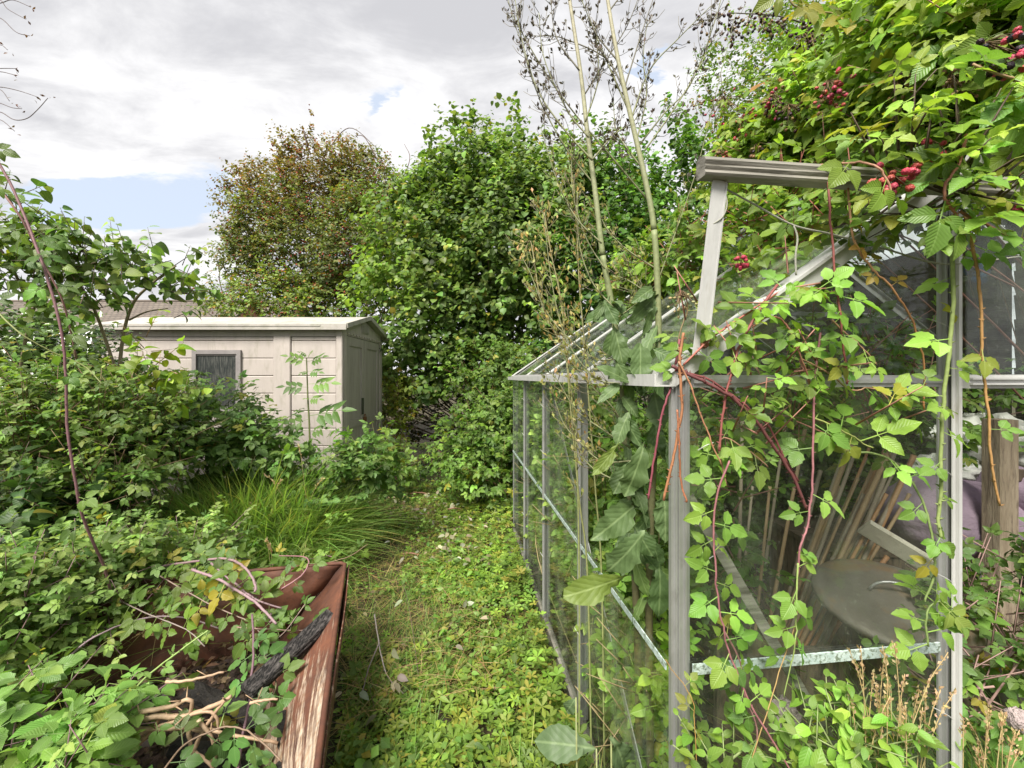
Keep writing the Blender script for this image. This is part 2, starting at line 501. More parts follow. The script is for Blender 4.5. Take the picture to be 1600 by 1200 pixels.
def place(g, tms, P, D, N, S, T, mi=0):
    """adds one template per point: P places, D long axis, N face normal, S size, T tint"""
    P = np.asarray(P, float); n = len(P)
    if n == 0: return g
    y = nrm(D); z = N - (N * y).sum(1, keepdims=True) * y; z = nrm(z); x = np.cross(y, z)
    S = np.broadcast_to(np.asarray(S, float), (n,))
    T = np.broadcast_to(np.asarray(T, float), (n, 3))
    idx = rng.integers(0, len(tms), n)
    Rm = np.stack([x, y, z], 1) * S[:, None, None]      # rows are the axes
    for k, (V, Q, U) in enumerate(tms):
        sel = np.where(idx == k)[0]
        if not len(sel): continue
        W_ = np.einsum('vi,nij->nvj', V, Rm[sel]) + P[sel][:, None]
        nv = len(V)
        Qs = Q[None] + (np.arange(len(sel)) * nv)[:, None, None]
        g.add(W_.reshape(-1, 3), Qs.reshape(-1, 4), np.tile(U, (len(sel), 1)), np.repeat(T[sel], nv, 0), mi)
    return g


def tints(n, a, b, var=.18, yellow=.0, ycol=(.28, .24, .03)):
    f = rng.random((n, 1))
    t = np.array(a) * (1 - f) + np.array(b) * f
    t = t * np.exp(var * rng.normal(size=(n, 1))) * np.exp(.07 * rng.normal(size=(n, 3)))
    if yellow > 0:
        k = (rng.random((n, 1)) < yellow) * rng.uniform(.3, 1, (n, 1))
        k = k * .7
        t = t * (1 - k) + np.array(ycol) * k
    if a[1] > a[0] and a[1] > a[2]: t = t * np.array([1.38, 1.16, .95])
    return np.clip(t, .004, .6)


def rnd(n): return rng.normal(size=(n, 3))


UP = np.array([0, 0, 1.0])

# ================================================================== GROUND
def gz(x, y):
    x = np.asarray(x, float); y = np.asarray(y, float)
    b = .025 * np.sin(1.7 * x + .6) * np.cos(1.3 * y) + .012 * np.sin(5.1 * x + 2.3 * y) + .008 * np.sin(11 * x - 7 * y)
    left = .16 / (1 + np.exp(-( -x - 1.25) * 4)) * np.exp(-((y - 2.3) / 1.6) ** 2)
    return b * np.exp(-(np.hypot(x, y) / 12) ** 2) + left


g = Geo()
ax = np.sign(np.linspace(-1, 1, 161)) * (np.abs(np.linspace(-1, 1, 161)) ** 3.2) * 220
X, Y = np.meshgrid(ax, ax + 2.5, indexing='ij')
Vg = np.stack([X, Y, gz(X, Y)], -1).reshape(-1, 3)
i, j = np.meshgrid(np.arange(160), np.arange(160), indexing='ij')
a_ = (i * 161 + j).ravel()
g.add(Vg, np.stack([a_, a_ + 161, a_ + 162, a_ + 1], 1))
o = g.build('ground', M_SOIL, local=True)
props(o, kind='structure')

# ================================================================== GREENHOUSE
TH = math.atan2(.122, .9925)
GO = np.array([.308, .806, 0.])
E1 = np.array([math.cos(TH), math.sin(TH), 0]); E2 = np.array([-math.sin(TH), math.cos(TH), 0])


def gh(w_, l_, z_): return GO + E1 * w_ + E2 * l_ + UP * z_


GW, GL, EV, SL = 2.50, 2.46, 1.215, .69       # width, length, eave height, roof slope
RW = GW / 2; RZ = EV + SL * RW
G = empty('greenhouse', GO, 'small aluminium greenhouse with glass walls, overgrown with brambles, on the right', 'greenhouse', rz=TH)


def gp(geo, name, m, parent=None, smooth=False, label=None):
    o = geo.build(name, m, parent or G, smooth, local=True)
    if label: o['label'] = label
    return o


# corner posts: an L profile with raised ribs
def corner(w0, l0, sw, sl):
    g = Geo()
    g.box(w0, w0 + sw * .034, l0, l0 + sl * .004, 0.0, EV)
    g.box(w0, w0 + sw * .004, l0 + sl * .004, l0 + sl * .010, 0.0, EV)
    for k in (.007, .014, .027): g.box(w0 + sw * k, w0 + sw * (k + .0035), l0 - sl * .0035, l0, 0.0, EV - .002)
    g.box(w0 + sw * .034, w0 + sw * .039, l0 + sl * .001, l0 + sl * .012, 0.002, EV - .001)
    return g


for w0, sw in ((0, 1), (GW, -1)):
    for l0, sl_ in ((0, 1), (GL, -1)):
        gp(corner(w0, l0, sw, sl_), 'corner_post', M_ALU)
# base rails
for bx_ in ((0.005, GW - .005, -.006, .018), (0.005, GW - .005, GL - .018, GL + .006), (-.006, .018, .02, GL - .02), (GW - .018, GW + .006, .02, GL - .02)):
    g = Geo(); g.box(*bx_, 0, .055); gp(g, 'base_rail', M_ALUD)


def tbar(p, q, nrm_, wd=.028, m=M_ALU, name='glazing_bar', parent=None):
    """T section glazing bar between two local points, nrm_ faces outwards"""
    g = Geo(); nn = np.array(nrm_, float)
    p = np.array(p, float); q = np.array(q, float)
    g.beam(p, q, wd, .003, up=nn)
    g.beam(p + nn * .004, q + nn * .004, wd * .22, .005, up=nn)
    g.beam(p - nn * .016, q - nn * .016, .003, .028, up=nn)
    return gp(g, name, m, parent)


bay = GL / 4
for k in (1, 2, 3):
    tbar((-.004, bay * k, .055), (-.004, bay * k, EV - .012), (-1, 0, 0))
    tbar((GW + .004, bay * k, .055), (GW + .004, bay * k, EV - .012), (1, 0, 0))
# eaves: channel with a gutter lip
for w0, s in ((0, -1), (GW, 1)):
    g = Geo()
    g.box(w0 - .004, w0 + .004, -.01, GL + .01, EV - .012, EV + .022)
    g.box(w0 + s * .004, w0 + s * .036, -.01, GL + .01, EV - .012, EV - .009)
    g.box(w0 + s * .036, w0 + s * .039, -.01, GL + .01, EV - .012, EV + .012)
    gp(g, 'gutter', M_ALUW)
# ridge
g = Geo(); g.box(RW - .03, RW + .03, -.01, GL + .01, RZ - .01, RZ + .006); g.box(RW - .004, RW + .004, -.01, GL + .01, RZ - .045, RZ - .01)
gp(g, 'ridge', M_ALU)
# roof bars and rakes
ca = 1 / math.hypot(1, SL); sa = SL * ca
for side in (0, 1):
    s = 1 if side == 0 else -1
    w0 = 0 if side == 0 else GW
    nn = (-s * sa, 0, ca)
    for k in (0.5, 1, 1.5, 2, 2.5, 3, 3.5):
        if k != int(k) : continue
        tbar((w0 + s * .006, bay * k, EV + .014), (w0 + s * (RW - .03), bay * k, RZ - .012), nn, .034, M_ALUW)
    for l_ in (0, GL):
        g = Geo()
        sg = 1 if l_ == 0 else -1
        p = np.array([w0 - s * .01, l_, EV + .016]); q = np.array([w0 + s * (RW - .0), l_, RZ + .014])
        g.beam(p + [0, sg * .018, 0], q + [0, sg * .018, 0], .044, .004, up=nn)
        g.beam(p + np.array([0, -sg * .006, -.02]), q + np.array([0, -sg * .006, -.02]), .004, .030, up=nn)
        g.beam(p + np.array([0, -sg * .012, -.0]), q + np.array([0, -sg * .012, -.0]), .008, .006, up=nn)
        gp(g, 'rake', M_ALUW if side == 0 else M_ALU)
# gable frames
DL, DR, DT = .602, GW - .602, 1.60
SEAM = .655
for l_, sg in ((0, -1), (GL, 1)):
    near = l_ == 0
    g = Geo(); g.box(.040, DL - .012, l_ + sg * .001, l_ + sg * .009, EV - .014, EV + .010)
    g.box(.040, DL - .012, l_ + sg * .009, l_ + sg * .013, EV - .006, EV + .002)
    gp(g, 'mid_rail', M_ALU)
    g = Geo(); g.box(DR + .012, GW - .04, l_ + sg * .001, l_ + sg * .009, EV - .014, EV + .010); gp(g, 'mid_rail', M_ALU)
    for w0, s in ((DL, 1), (DR, -1)):
        g = Geo()
        z1 = EV + SL * .602 - .035
        g.box(w0 - .014, w0 + .010, l_ + sg * .002, l_ + sg * .006, .03, z1)
        g.box(w0 + .012, w0 + .030, l_ + sg * .004, l_ + sg * .009, .03, DT) if s > 0 else g.box(w0 - .030, w0 - .012, l_ + sg * .004, l_ + sg * .009, .03, DT)
        g.box(w0 - .006, w0 - .002, l_ + sg * .006, l_ + sg * .014, .03, z1)
        g.box(w0 + .003, w0 + .006, l_ + sg * .006, l_ + sg * .012, .03, z1)
        gp(g, 'door_post', M_ALU)
    g = Geo(); g.box(DL - .01, DR + .01, l_ - sg * .004, l_ + sg * .001, 1.60, 1.64); gp(g, 'door_head', M_ALU)

# glass
def pane(pts, nn, m=M_GLASS, th=.003, name='glass_pane'):
    """a flat pane from its corner points (3 or 4), thickness th along nn"""
    P = np.array(pts, float); nn = np.array(nn, float); k = len(P)
    V = np.concatenate([P, P - nn * th])
    Q = []
    if k == 4: Q = [(0, 1, 2, 3), (7, 6, 5, 4)]
    else: Q = [(0, 1, 2, 2), (5, 4, 3, 3)]
    Q += [(i, k + i, k + (i + 1) % k, (i + 1) % k) for i in range(k)]
    g = Geo(); g.add(V, Q)
    return gp(g, name, m)


for k in range(4):
    l0, l1 = bay * k + .006, bay * (k + 1) - .006
    if k == 0: l0 = .014
    if k == 3: l1 = GL - .014
    pane([(0.004, l0, .056), (0.004, l1, .056), (0.004, l1, SEAM + .006), (0.004, l0, SEAM + .006)], (-1, 0, 0), M_GLASSS)
    if k not in (0,):      # the upper pane of the nearest bay is gone: the tall lettuce grows out there
        pane([(-.001, l0, SEAM - .008), (-.001, l1, SEAM - .008), (-.001, l1, EV - .012), (-.001, l0, EV - .012)], (-1, 0, 0), M_GLASSS)
    g = Geo(); g.box(-.0045, -.0022, l0, l1, SEAM - .010, SEAM + .004); gp(g, 'glass_seam', M_GEDGE)
    pane([(GW - .004, l0, .056), (GW - .004, l1, .056), (GW - .004, l1, EV - .012), (GW - .004, l0, EV - .012)], (1, 0, 0))
for l_, sg in ((0, -1), (GL, 1)):
    ll = l_ - sg * .001
    for (a, b) in ((.036, DL - .012), (DR + .012, GW - .036)):
        pane([(a, ll, .056), (b, ll, .056), (b, ll, SEAM + .01), (a, ll, SEAM + .01)], (0, sg, 0))
        pane([(a, ll + sg * .004, SEAM - .008), (b, ll + sg * .004, SEAM - .008), (b, ll + sg * .004, EV - .014), (a, ll + sg * .004, EV - .014)], (0, sg, 0))
        if l_ == 0:
            g = Geo(); g.box(a + .004, b - .001, -.0092, -.0052, SEAM - .008, SEAM + .012); gp(g, 'glass_seam', M_GEDGE)
    zt = lambda w_: EV + SL * (w_ if w_ < RW else GW - w_) - .006
    pane([(.04, ll, EV + .010), (DL - .012, ll, EV + .010), (DL - .012, ll, zt(DL - .012))], (0, sg, 0))
    pane([(GW - .05, ll, EV + .010), (DR + .012, ll, zt(DR + .012)), (DR + .012, ll, EV + .010)], (0, sg, 0))
    pane([(DL + .01, ll, 1.642), (RW, ll, 1.642), (RW, ll, zt(RW)), (DL + .01, ll, max(zt(DL + .01), 1.643))], (0, sg, 0))
    pane([(RW + .001, ll, 1.642), (DR - .01, ll, 1.642), (DR - .01, ll, max(zt(DR - .01), 1.643)), (RW + .001, ll, zt(RW))], (0, sg, 0))
    if sg > 0: pane([(DL + .03, ll, .056), (DR - .03, ll, .056), (DR - .03, ll, 1.598), (DL + .03, ll, 1.598)], (0, sg, 0))
for side in (0, 1):
    s = 1 if side == 0 else -1
    w0 = 0 if side == 0 else GW
    nn = (-s * sa, 0, ca)
    for k in range(4):
        for h in (0, 1):
            if side == 0 and (k, h) == (2, 1): continue
            a, b = (.008, RW * .52) if h == 0 else (RW * .50, RW - .03)
            l0, l1 = bay * k + .008, bay * (k + 1) - .008
            dz = .004 * h
            pt = lambda w_, l_: (w0 + s * w_, l_, EV + .013 + SL * w_ + dz)
            pane([pt(a, l0), pt(a, l1), pt(b, l1), pt(b, l0)], nn, M_GLASSR, name='roof_pane')

# spring wire clips that hold the panes
def wclip(a, b, c):
    g = Geo(); a, b, c = map(np.array, (a, b, c)); g.tube(smooth([a, b, c], 5), .0009, .0009, 4, T=(1, 1, 1)); gp(g, 'wire_clip', M_ALUW)


for z_ in (.30, .52, .80, 1.02, 1.32, 1.50):
    wclip((DL - .040, -.014, z_ + .02), (DL - .010, -.022, z_ + .004), (DL + .006, -.019, z_ - .012))
for z_ in (.36, .86, 1.08):
    wclip((.050, -.008, z_), (.062, -.016, z_ + .010), (.082, -.008, z_ + .014))
    for k in (1, 2, 3): wclip((-.012, bay * k - .03, z_), (-.020, bay * k, z_ + .01), (-.012, bay * k + .03, z_ - .004))

# inside braces
g = Geo(); g.beam(gh(0, 0, 0) * 0 + np.array([.05, .024, .98]), (DL - .02, .024, .10), .022, .003, up=(0, 1, 0)); gp(g, 'brace', M_ALUD)
g = Geo(); g.beam((.028, .03, .12), (.028, GL / 2, EV - .03), .022, .003, up=(1, 0, 0)); gp(g, 'brace', M_ALU)
g = Geo(); g.beam((.028, GL - .05, .62), (.028, GL - .62, EV - .02), .022, .003, up=(1, 0, 0)); gp(g, 'brace', M_ALU)
g = Geo(); g.beam((DL + .02, GL - .03, 1.60), (DR, GL - .03, 1.02), .028, .004, up=(0, 1, 0)); gp(g, 'brace', M_ALU)
g = Geo(); g.beam((.35, GL - .03, EV + .33), (1.25, GL - .03, EV + .0), .024, .004, up=(0, 1, 0)); gp(g, 'brace', M_ALU)
g = Geo(); g.box(.57, GW - .57, GL / 2 - .01, GL / 2 + .01, EV + .33, EV + .35); gp(g, 'tie_bar', M_ALU)

# door leaf: only its frame and the glass of the upper half are left
D = Geo(); l0, l1 = -.034, -.020
D.box(DL - .002, DL + .022, l0 + .012, l1, .04, 1.56); D.box(DL + .006, DL + .010, l0 + .006, l0 + .0115, .04, 1.56)
D.box(RW - .035, RW - .005, l0, l1, .04, 1.60)
D.box(DL + .022, RW - .035, l0, l1, 1.198, 1.226)
D.box(DL + .022, RW - .035, l0 - .006, l0 - .0005, 1.205, 1.209)
D.box(DL + .022, RW - .035, l0 - .006, l0 - .0005, 1.216, 1.220)
D.box(DL + .022, RW - .035, l0, l1, .04, .075)
door = gp(D, 'sliding_door', M_ALUW)
g = Geo(); g.box(DL + .024, RW - .036, l0 + .005, l0 + .008, 1.227, 1.598); o = g.build('glass_pane', M_GLASS, door, False, local=True)

# the door track sticks out past the corner, on a short strut
pr = [(-.022, -.022), (-.016, -.026), (.016, -.026), (.020, -.020), (.016, -.012), (.020, -.004), (.016, .002), (.020, .012), (.014, .022), (.004, .027), (-.012, .027), (-.022, .022)]
pr = [(a * .72, b * .72) for a, b in pr]
p = np.array([.030, -.052, 1.602]); q = np.array([2.9, -.052, 1.602])
g = Geo(); n = len(pr)
sd = np.array([0, -1.0, 0]); u = np.array([0, 0, 1.0])
V = np.array([p + sd * a + u * c for a, c in pr] + [q + sd * a + u * c for a, c in pr] + [p + [0.0, 0, 0], q])
Q = [(i, (i + 1) % n, n + (i + 1) % n, n + i) for i in range(n)] + [(2 * n, (i + 1) % n, i, i) for i in range(n)] + [(2 * n + 1, n + i, n + (i + 1) % n, n + (i + 1) % n) for i in range(n)]
g.add(V, Q)
track = gp(g, 'door_track', M_ALUD)
for k in range(3):
    g = Geo(); g.box(.8 + k * .7, .83 + k * .7, -.034, -.002, 1.59, 1.615); g.build('bracket', M_ALU, track, False, local=True)
g = Geo()
g.beam((.070, -.046, 1.583), (.040, -.030, 1.262), .028, .004, up=(.1, -1, .1))
g.beam((.083, -.038, 1.580), (.053, -.022, 1.262), .003, .020, up=(.1, -1, .1))
st = gp(g, 'track_strut', M_ALUW)
g = Geo(); th = np.linspace(0, 2 * np.pi, 9)[:-1]
c = np.array([.046, -.036, 1.282])
V = [c + [.0085 * math.cos(t), 0, .0085 * math.sin(t)] for t in th] + [c + [.0065 * math.cos(t), -.006, .0065 * math.sin(t)] for t in th] + [c + [0, -.007, 0]]
Q = [(i, (i + 1) % 8, 8 + (i + 1) % 8, 8 + i) for i in range(8)] + [(8 + i, 8 + (i + 1) % 8, 16, 16) for i in range(8)]
g.add(V, Q)
M_RUSTB = simple('rusty_bolt', (.10, .035, .015), (.22, .10, .04), 200, .8)
g.build('bolt', M_RUSTB, st, False, local=True)

# ================================================================== SHED
M_SHED = simple('shed_plastic', (.41, .365, .34), (.47, .42, .39), 5, .6, bump=.3, bscale=60, stretch=(2.5, 2.5, .6), c3=(.29, .27, .21), thr=(.5, .85), bdist=.004)
M_SHEDT = simple('shed_trim', (.36, .335, .31), (.43, .405, .37), 6, .55, bump=.2, bscale=90, c3=(.25, .25, .19), thr=(.5, .75), bdist=.004)
M_SDOOR = simple('shed_door_plastic', (.33, .30, .275), (.40, .365, .335), 4, .6, bump=.35, bscale=70, stretch=(3, 3, .4), c3=(.26, .235, .20), thr=(.5, .75), bdist=.004)
M_SFRAME = simple('window_frame', (.22, .20, .20), (.28, .26, .255), 10, .55)
m, g_, out = mat('window_dark'); tc = g_.n('ShaderNodeTexCoord').outputs['Object']
nz = g_.noise(g_.n('ShaderNodeMapping', ins={'Vector': tc, 'Scale': (6, 6, .7)}).outputs[0], 14, 6, .7)
p_ = g_.n('ShaderNodeBsdfPrincipled', ins={'Base Color': g_.mix(g_.ramp(nz, [(.45, 0), (.7, 1)]), (.035, .04, .04), (.13, .13, .12)), 'Roughness': .25})
g_.link(p_.outputs[0], out.inputs[0]); M_WIN = m
SX0, SX1, SY0, SY1, SE, SRZ = -3.62, -1.465, 3.60, 4.68, 1.665, 1.80
S = empty('garden_shed', (-2.5, 4.14, 0), 'beige plastic garden shed with grey doors half hidden by brambles', 'shed')


def sw(x_): return (x_ - 800) / F * SY0     # photo column on the shed's long wall


g = Geo()
g.box(SX0, SX1 - .02, SY0 + .03, SY1, 0, SE - .02)
xs = [SX0, sw(426), sw(453), sw(526), SX1]
rows = np.arange(.02, SE - .08, .152)
for (a, b) in ((SX0 + .03, sw(426)), (sw(455), sw(524))):
    for z0 in rows:
        z1 = min(z0 + .1495, SE - .09)
        g.beam((a, SY0 + .021, (z0 + z1) / 2), (b, SY0 + .021, (z0 + z1) / 2), .024, z1 - z0, b=.006)
g.beam((sw(440), SY0 + .014, 0.0), (sw(440), SY0 + .014, SE - .04), sw(454) - sw(427), .030, up=(0, 1, 0), b=.006)
g.box(sw(424), sw(530), SY0 + .004, SY0 + .029, SE - .088, SE - .032)
g.box(SX0, sw(424) - .002, SY0 + .008, SY0 + .029, SE - .088, SE - .034)
g.beam(((sw(525) + SX1) / 2, SY0 + .012, 0), ((sw(525) + SX1) / 2, SY0 + .012, SE - .03), SX1 - sw(525), .034, up=(0, 1, 0), b=.006)
g.beam((SX0 + .02, SY0 + .012, 0), (SX0 + .02, SY0 + .012, SE - .03), .07, .034, up=(0, 1, 0), b=.006)
# door-side frame and gable
g.box(SX1 - .03, SX1 + .004, SY0 + .03, SY0 + .085, 0, SE - .03)
g.box(SX1 - .03, SX1 + .006, SY1 - .07, SY1 + .0, 0, SE - .03)
ym = (SY0 + SY1) / 2
g.add([(SX1 + .002, SY0 + .0, SE - .07), (SX1 + .002, SY1, SE - .07), (SX1 + .002, SY1, SE - .0), (SX1 + .002, ym, SRZ - .02), (SX1 + .002, SY0, SE),
       (SX1 - .03, SY0 + .0, SE - .07), (SX1 - .03, SY1, SE - .07), (SX1 - .03, SY1, SE - .0), (SX1 - .03, ym, SRZ - .02), (SX1 - .03, SY0, SE)],
      [(0, 1, 2, 3), (0, 3, 4, 4), (8, 7, 6, 5), (8, 5, 9, 9), (0, 5, 6, 1)])
for k in range(13):
    y_ = SY0 + .09 + k * .072
    g.box(SX1 + .002, SX1 + .010, y_, y_ + .05, SE - .058, SE - .044)
g.build('wall', M_SHED, S, False)
vent = Geo()
vent.box(SX1 + .003, SX1 + .010, ym - .10, ym + .10, SE - .01, SE + .075)
for k in range(5): vent.box(SX1 + .010, SX1 + .018, ym - .085, ym + .085, SE + .0 + k * .014, SE + .008 + k * .014)
vent.build('vent', M_SHEDT, S, False)
# roof: two slopes with an eave fascia and rake trim
g = Geo()
ov = .045
dz = (SRZ - SE) / (ym - SY0)
for s, y0 in ((1, SY0 - ov), (-1, SY1 + ov)):
    ze = SE - dz * ov
    n_ = np.array([0, -s * dz, 1]); n_ /= np.linalg.norm(n_)
    P = np.array([(SX0 - .04, y0, ze), (SX1 + .055, y0, ze), (SX1 + .055, ym, SRZ), (SX0 - .04, ym, SRZ)])
    V = np.concatenate([P + n_ * .02, P])
    g.add(V, [(0, 1, 2, 3) if s > 0 else (3, 2, 1, 0), (7, 6, 5, 4) if s > 0 else (4, 5, 6, 7), (0, 4, 5, 1), (1, 5, 6, 2), (3, 7, 4, 0)])
roof = g.build('roof', M_SHEDT, S, False)
g = Geo()
for s, y0 in ((1, SY0 - ov - .012), (-1, SY1 + ov)):
    ze = SE - dz * ov
    g.box(SX0 - .04, SX1 + .055, y0, y0 + .012, ze - .025, ze + .024)
    g.box(SX0 - .04, sw(505), y0 - .004, y0 - .0005, ze + .004, ze + .018)
    g.beam((SX1 + .061, y0 + .006, ze + .01), (SX1 + .061, ym, SRZ + .012), .012, .040)
g.build('fascia', M_SHEDT, roof, False)
# doors
for n_, (ya, yb) in enumerate(((SY0 + .09, ym - .004), (ym + .004, SY1 - .075))):
    g = Geo()
    xx = SX1 - .012
    g.box(xx - .02, xx, ya, yb, .05, SE - .075)
    g.box(xx, xx + .010, ya, ya + .07, .05, SE - .075); g.box(xx, xx + .010, yb - .07, yb, .05, SE - .075)
    g.box(xx, xx + .010, ya + .07, yb - .07, SE - .155, SE - .075); g.box(xx, xx + .010, ya + .07, yb - .07, .05, .14)
    g.box(xx, xx + .010, ya + .07, yb - .07, .76, .83)
    d = g.build('door', M_SDOOR, S, False)
    if n_ == 0:
        h = Geo(); h.box(xx + .010, xx + .014, yb - .075, yb - .02, .86, 1.02); h.build('handle_recess', M_WIN, d, False)
        h = Geo(); t_ = np.linspace(0, np.pi, 9); h.tube(np.stack([0 * t_ + xx + .022, yb - .01 + .022 * np.cos(t_), .83 + .03 * np.sin(t_)], 1), .004, sides=5)
        h.box(xx + .014, xx + .03, yb - .04, yb + .02, .79, .83); h.build('padlock', M_RUSTB, d, False)
# window
wx0, wx1, wz1, wz0 = sw(301), sw(377), 1.22 + 43 / F * 3.6, .93
g = Geo()
for a, b, c, d in ((wx0, wx1, wz1 - .035, wz1), (wx0, wx1, wz0, wz0 + .035)): g.box(a, b, SY0 - .012, SY0 + .02, c, d)
g.box(wx0, wx0 + .035, SY0 - .0125, SY0 + .02, wz0 + .035, wz1 - .035); g.box(wx1 - .035, wx1, SY0 - .0125, SY0 + .02, wz0 + .035, wz1 - .035)
g.box(wx0 + .035, wx1 - .035, SY0 - .004, SY0 + .02, wz1 - .047, wz1 - .035); g.box(wx1 - .047, wx1 - .035, SY0 - .004, SY0 + .02, wz0 + .035, wz1 - .047)
wi = g.build('window', M_SFRAME, S, False)
g = Geo(); g.box(wx0 + .035, wx1 - .047, SY0 + .002, SY0 + .012, wz0 + .035, wz1 - .047); g.build('pane', M_WIN, wi, False)

# ================================================================== HOUSES BEHIND
def tile_mat(name, c1, c2):
    m, g, out = mat(name)
    uv = g.n('ShaderNodeUVMap', uv_map='UVMap').outputs[0]
    s = g.n('ShaderNodeSeparateXYZ', ins={0: uv})
    br = g.n('ShaderNodeTexBrick', offset=.5, ins={'Vector': uv, 'Scale': 1.0, 'Mortar Size': .035, 'Brick Width': .35, 'Row Height': .30, 'Color1': (*c1, 1), 'Color2': (*c2, 1), 'Mortar': (.05, .04, .035, 1)})
    nz = g.noise(uv, .6, 5)
    base = g.mix(g.math('MULTIPLY', nz, .5), br.outputs[0], (.12, .105, .085))
    saw = g.math('FRACT', g.math('DIVIDE', s.outputs[1], .30))
    bm = g.n('ShaderNodeBump', ins={'Strength': 1.0, 'Distance': .05, 'Height': g.math('SUBTRACT', 1.0, saw)})
    p = g.n('ShaderNodeBsdfPrincipled', ins={'Base Color': base, 'Roughness': .85, 'Normal': bm.outputs[0]})
    g.link(p.outputs[0], out.inputs[0]); return m


M_TILE = tile_mat('roof_tile', (.115, .09, .075), (.16, .13, .105))
M_RIDGE = simple('terracotta', (.30, .12, .07), (.36, .17, .10), 4, .8)
m, g_, out = mat('brick_wall'); tc = g_.n('ShaderNodeTexCoord').outputs['Object']
mp = g_.n('ShaderNodeMapping', ins={'Vector': tc, 'Rotation': (R(90), 0, 0)}).outputs[0]
br = g_.n('ShaderNodeTexBrick', ins={'Vector': mp, 'Scale': 1, 'Mortar Size': .012, 'Brick Width': .225, 'Row Height': .075, 'Color1': (.55, .20, .07, 1), 'Color2': (.42, .15, .06, 1), 'Mortar': (.40, .36, .30, 1)})
p_ = g_.n('ShaderNodeBsdfPrincipled', ins={'Base Color': br.outputs[0], 'Roughness': .9}); g_.link(p_.outputs[0], out.inputs[0]); M_BRICK = m
M_WHITE = simple('white_paint', (.70, .71, .72), (.78, .79, .80), 3, .5)


def house(x0, x1, y0, y1, ze, zr, label, gable=False):
    H = empty('house', ((x0 + x1) / 2, (y0 + y1) / 2, 0), label, 'house')
    g = Geo(); g.box(x0, x1, y0, y1, 0, ze)
    yc = (y0 + y1) / 2
    for xx in (x0 + .001, x1 - .001):
        g.add([(xx, y0, ze), (xx, y1, ze), (xx, yc, zr - .05)], [(0, 1, 2, 2)])
    g.build('wall', M_BRICK, H, False)
    g = Geo()
    for s, ya in ((1, y0 - .4), (-1, y1 + .4)):
        zz_ = ze - .15
        ln = math.hypot(yc - ya, zr - zz_)
        P = np.array([(x0 - .4, ya, zz_), (x1 + .4, ya, zz_), (x1 + .4, yc, zr), (x0 - .4, yc, zr)])
        U = [(0, 0), (x1 - x0 + .8, 0), (x1 - x0 + .8, ln), (0, ln)]
        V = np.concatenate([P, P - [0, 0, .12]])
        g.add(V, [(0, 1, 2, 3), (7, 6, 5, 4), (0, 4, 5, 1), (1, 5, 6, 2), (3, 7, 4, 0)], U + U)
    rf = g.build('roof', M_TILE, H, False)
    g = Geo(); t_ = np.linspace(x0 - .4, x1 + .4, 3)
    g.tube(np.stack([t_, t_ * 0 + yc, t_ * 0 + zr - .01], 1), .11, sides=10); g.build('ridge_tiles', M_TILE, rf)
    g = Geo(); g.box(x0 - .42, x1 + .42, y0 - .46, y0 - .41, ze - .42, ze - .12); g.build('gutter_board', M_WHITE, rf, False)
    for k in range(int((x1 - x0) / 3)):
        a = x0 + 1.2 + k * 3
        g = Geo(); g.box(a, a + 1.4, y0 - .03, y0 + .02, ze - 1.9, ze - .7); w_ = g.build('window', M_WHITE, H, False)
        g = Geo(); g.box(a + .08, a + .66, y0 - .05, y0 - .031, ze - 1.82, ze - .78); g.box(a + .74, a + 1.32, y0 - .05, y0 - .031, ze - 1.82, ze - .78); g.build('pane', M_WIN, w_, False)
    return H


house(-46, -17.6, 24, 32, 3.7, 6.35, 'long low house with a brown tiled roof behind the left hedge')
house(-21.5, -15.9, 27.5, 34, 4.2, 6.9, 'small house whose brown tiled roof shows between the shed and the hawthorn')
# white sunroom against the long house
H = empty('conservatory', (-19.0, 20.0, 0), 'white conservatory glimpsed through the leaves left of the shed', 'conservatory')
g = Geo(); g.box(-22.0, -17.2, 18.4, 21.6, 0, 2.6); g.build('wall', M_WHITE, H, False)
g = Geo(); g.add([(-22.2, 18.2, 2.6), (-17.0, 18.2, 2.6), (-17.0, 21.8, 3.9), (-22.2, 21.8, 3.9), (-22.2, 18.2, 2.5), (-17.0, 18.2, 2.5), (-17.0, 21.8, 2.5), (-22.2, 21.8, 2.5)],
                 [(0, 1, 2, 3), (4, 5, 1, 0), (5, 6, 2, 1), (7, 4, 0, 3), (6, 7, 3, 2)]); g.build('roof', M_WHITE, H, False)
# ================================================================== FENCES
M_FENCE = simple('dark_fence', (.030, .022, .016), (.062, .045, .032), 6, .8, bump=.5, stretch=(.3, .3, 5), c3=(.11, .085, .06), thr=(.58, .75))
Fn = empty('panel_fence', (2.9, 2.2, 0), 'dark brown boarded fence behind the greenhouse on the right', 'fence')


def fence(F_, p, q, h, m):
    p = np.array(p, float); q = np.array(q, float); d = q - p; L_ = np.linalg.norm(d); d /= L_
    n = np.array([-d[1], d[0], 0]); nb = int(L_ / 1.83) + 1
    for k in range(nb):
        a = p + d * k * 1.83; b = p + d * min((k + 1) * 1.83 - .1, L_)
        g = Geo()
        z = .05
        while z < h:
            g.beam(a + d * .05 + UP * (z + .07) + n * .008 * random.uniform(.6, 1.4), b + UP * (z + .07) + n * .008, .012, .15, up=UP + n * .10)
            z += .135
        for z_ in (.02, h): g.beam(a + d * .05 + UP * z_, b + UP * z_, .045, .04)
        g.build('panel', m, F_, False)
        g = Geo(); g.beam(a, a + UP * (h + .12), .09, .09, up=d); g.build('post', m, F_, False)


fence(Fn, (2.95, .6, 0), (2.45, 7.2, 0), 1.95, M_FENCE)

# ================================================================== VEGETATION BUILDERS
GREEN_B = ((.075, .15, .028), (.045, .10, .025))
LIT = nrm(np.array([-.25, -.75, .75]))       # the open, light side of the garden; leaves face it


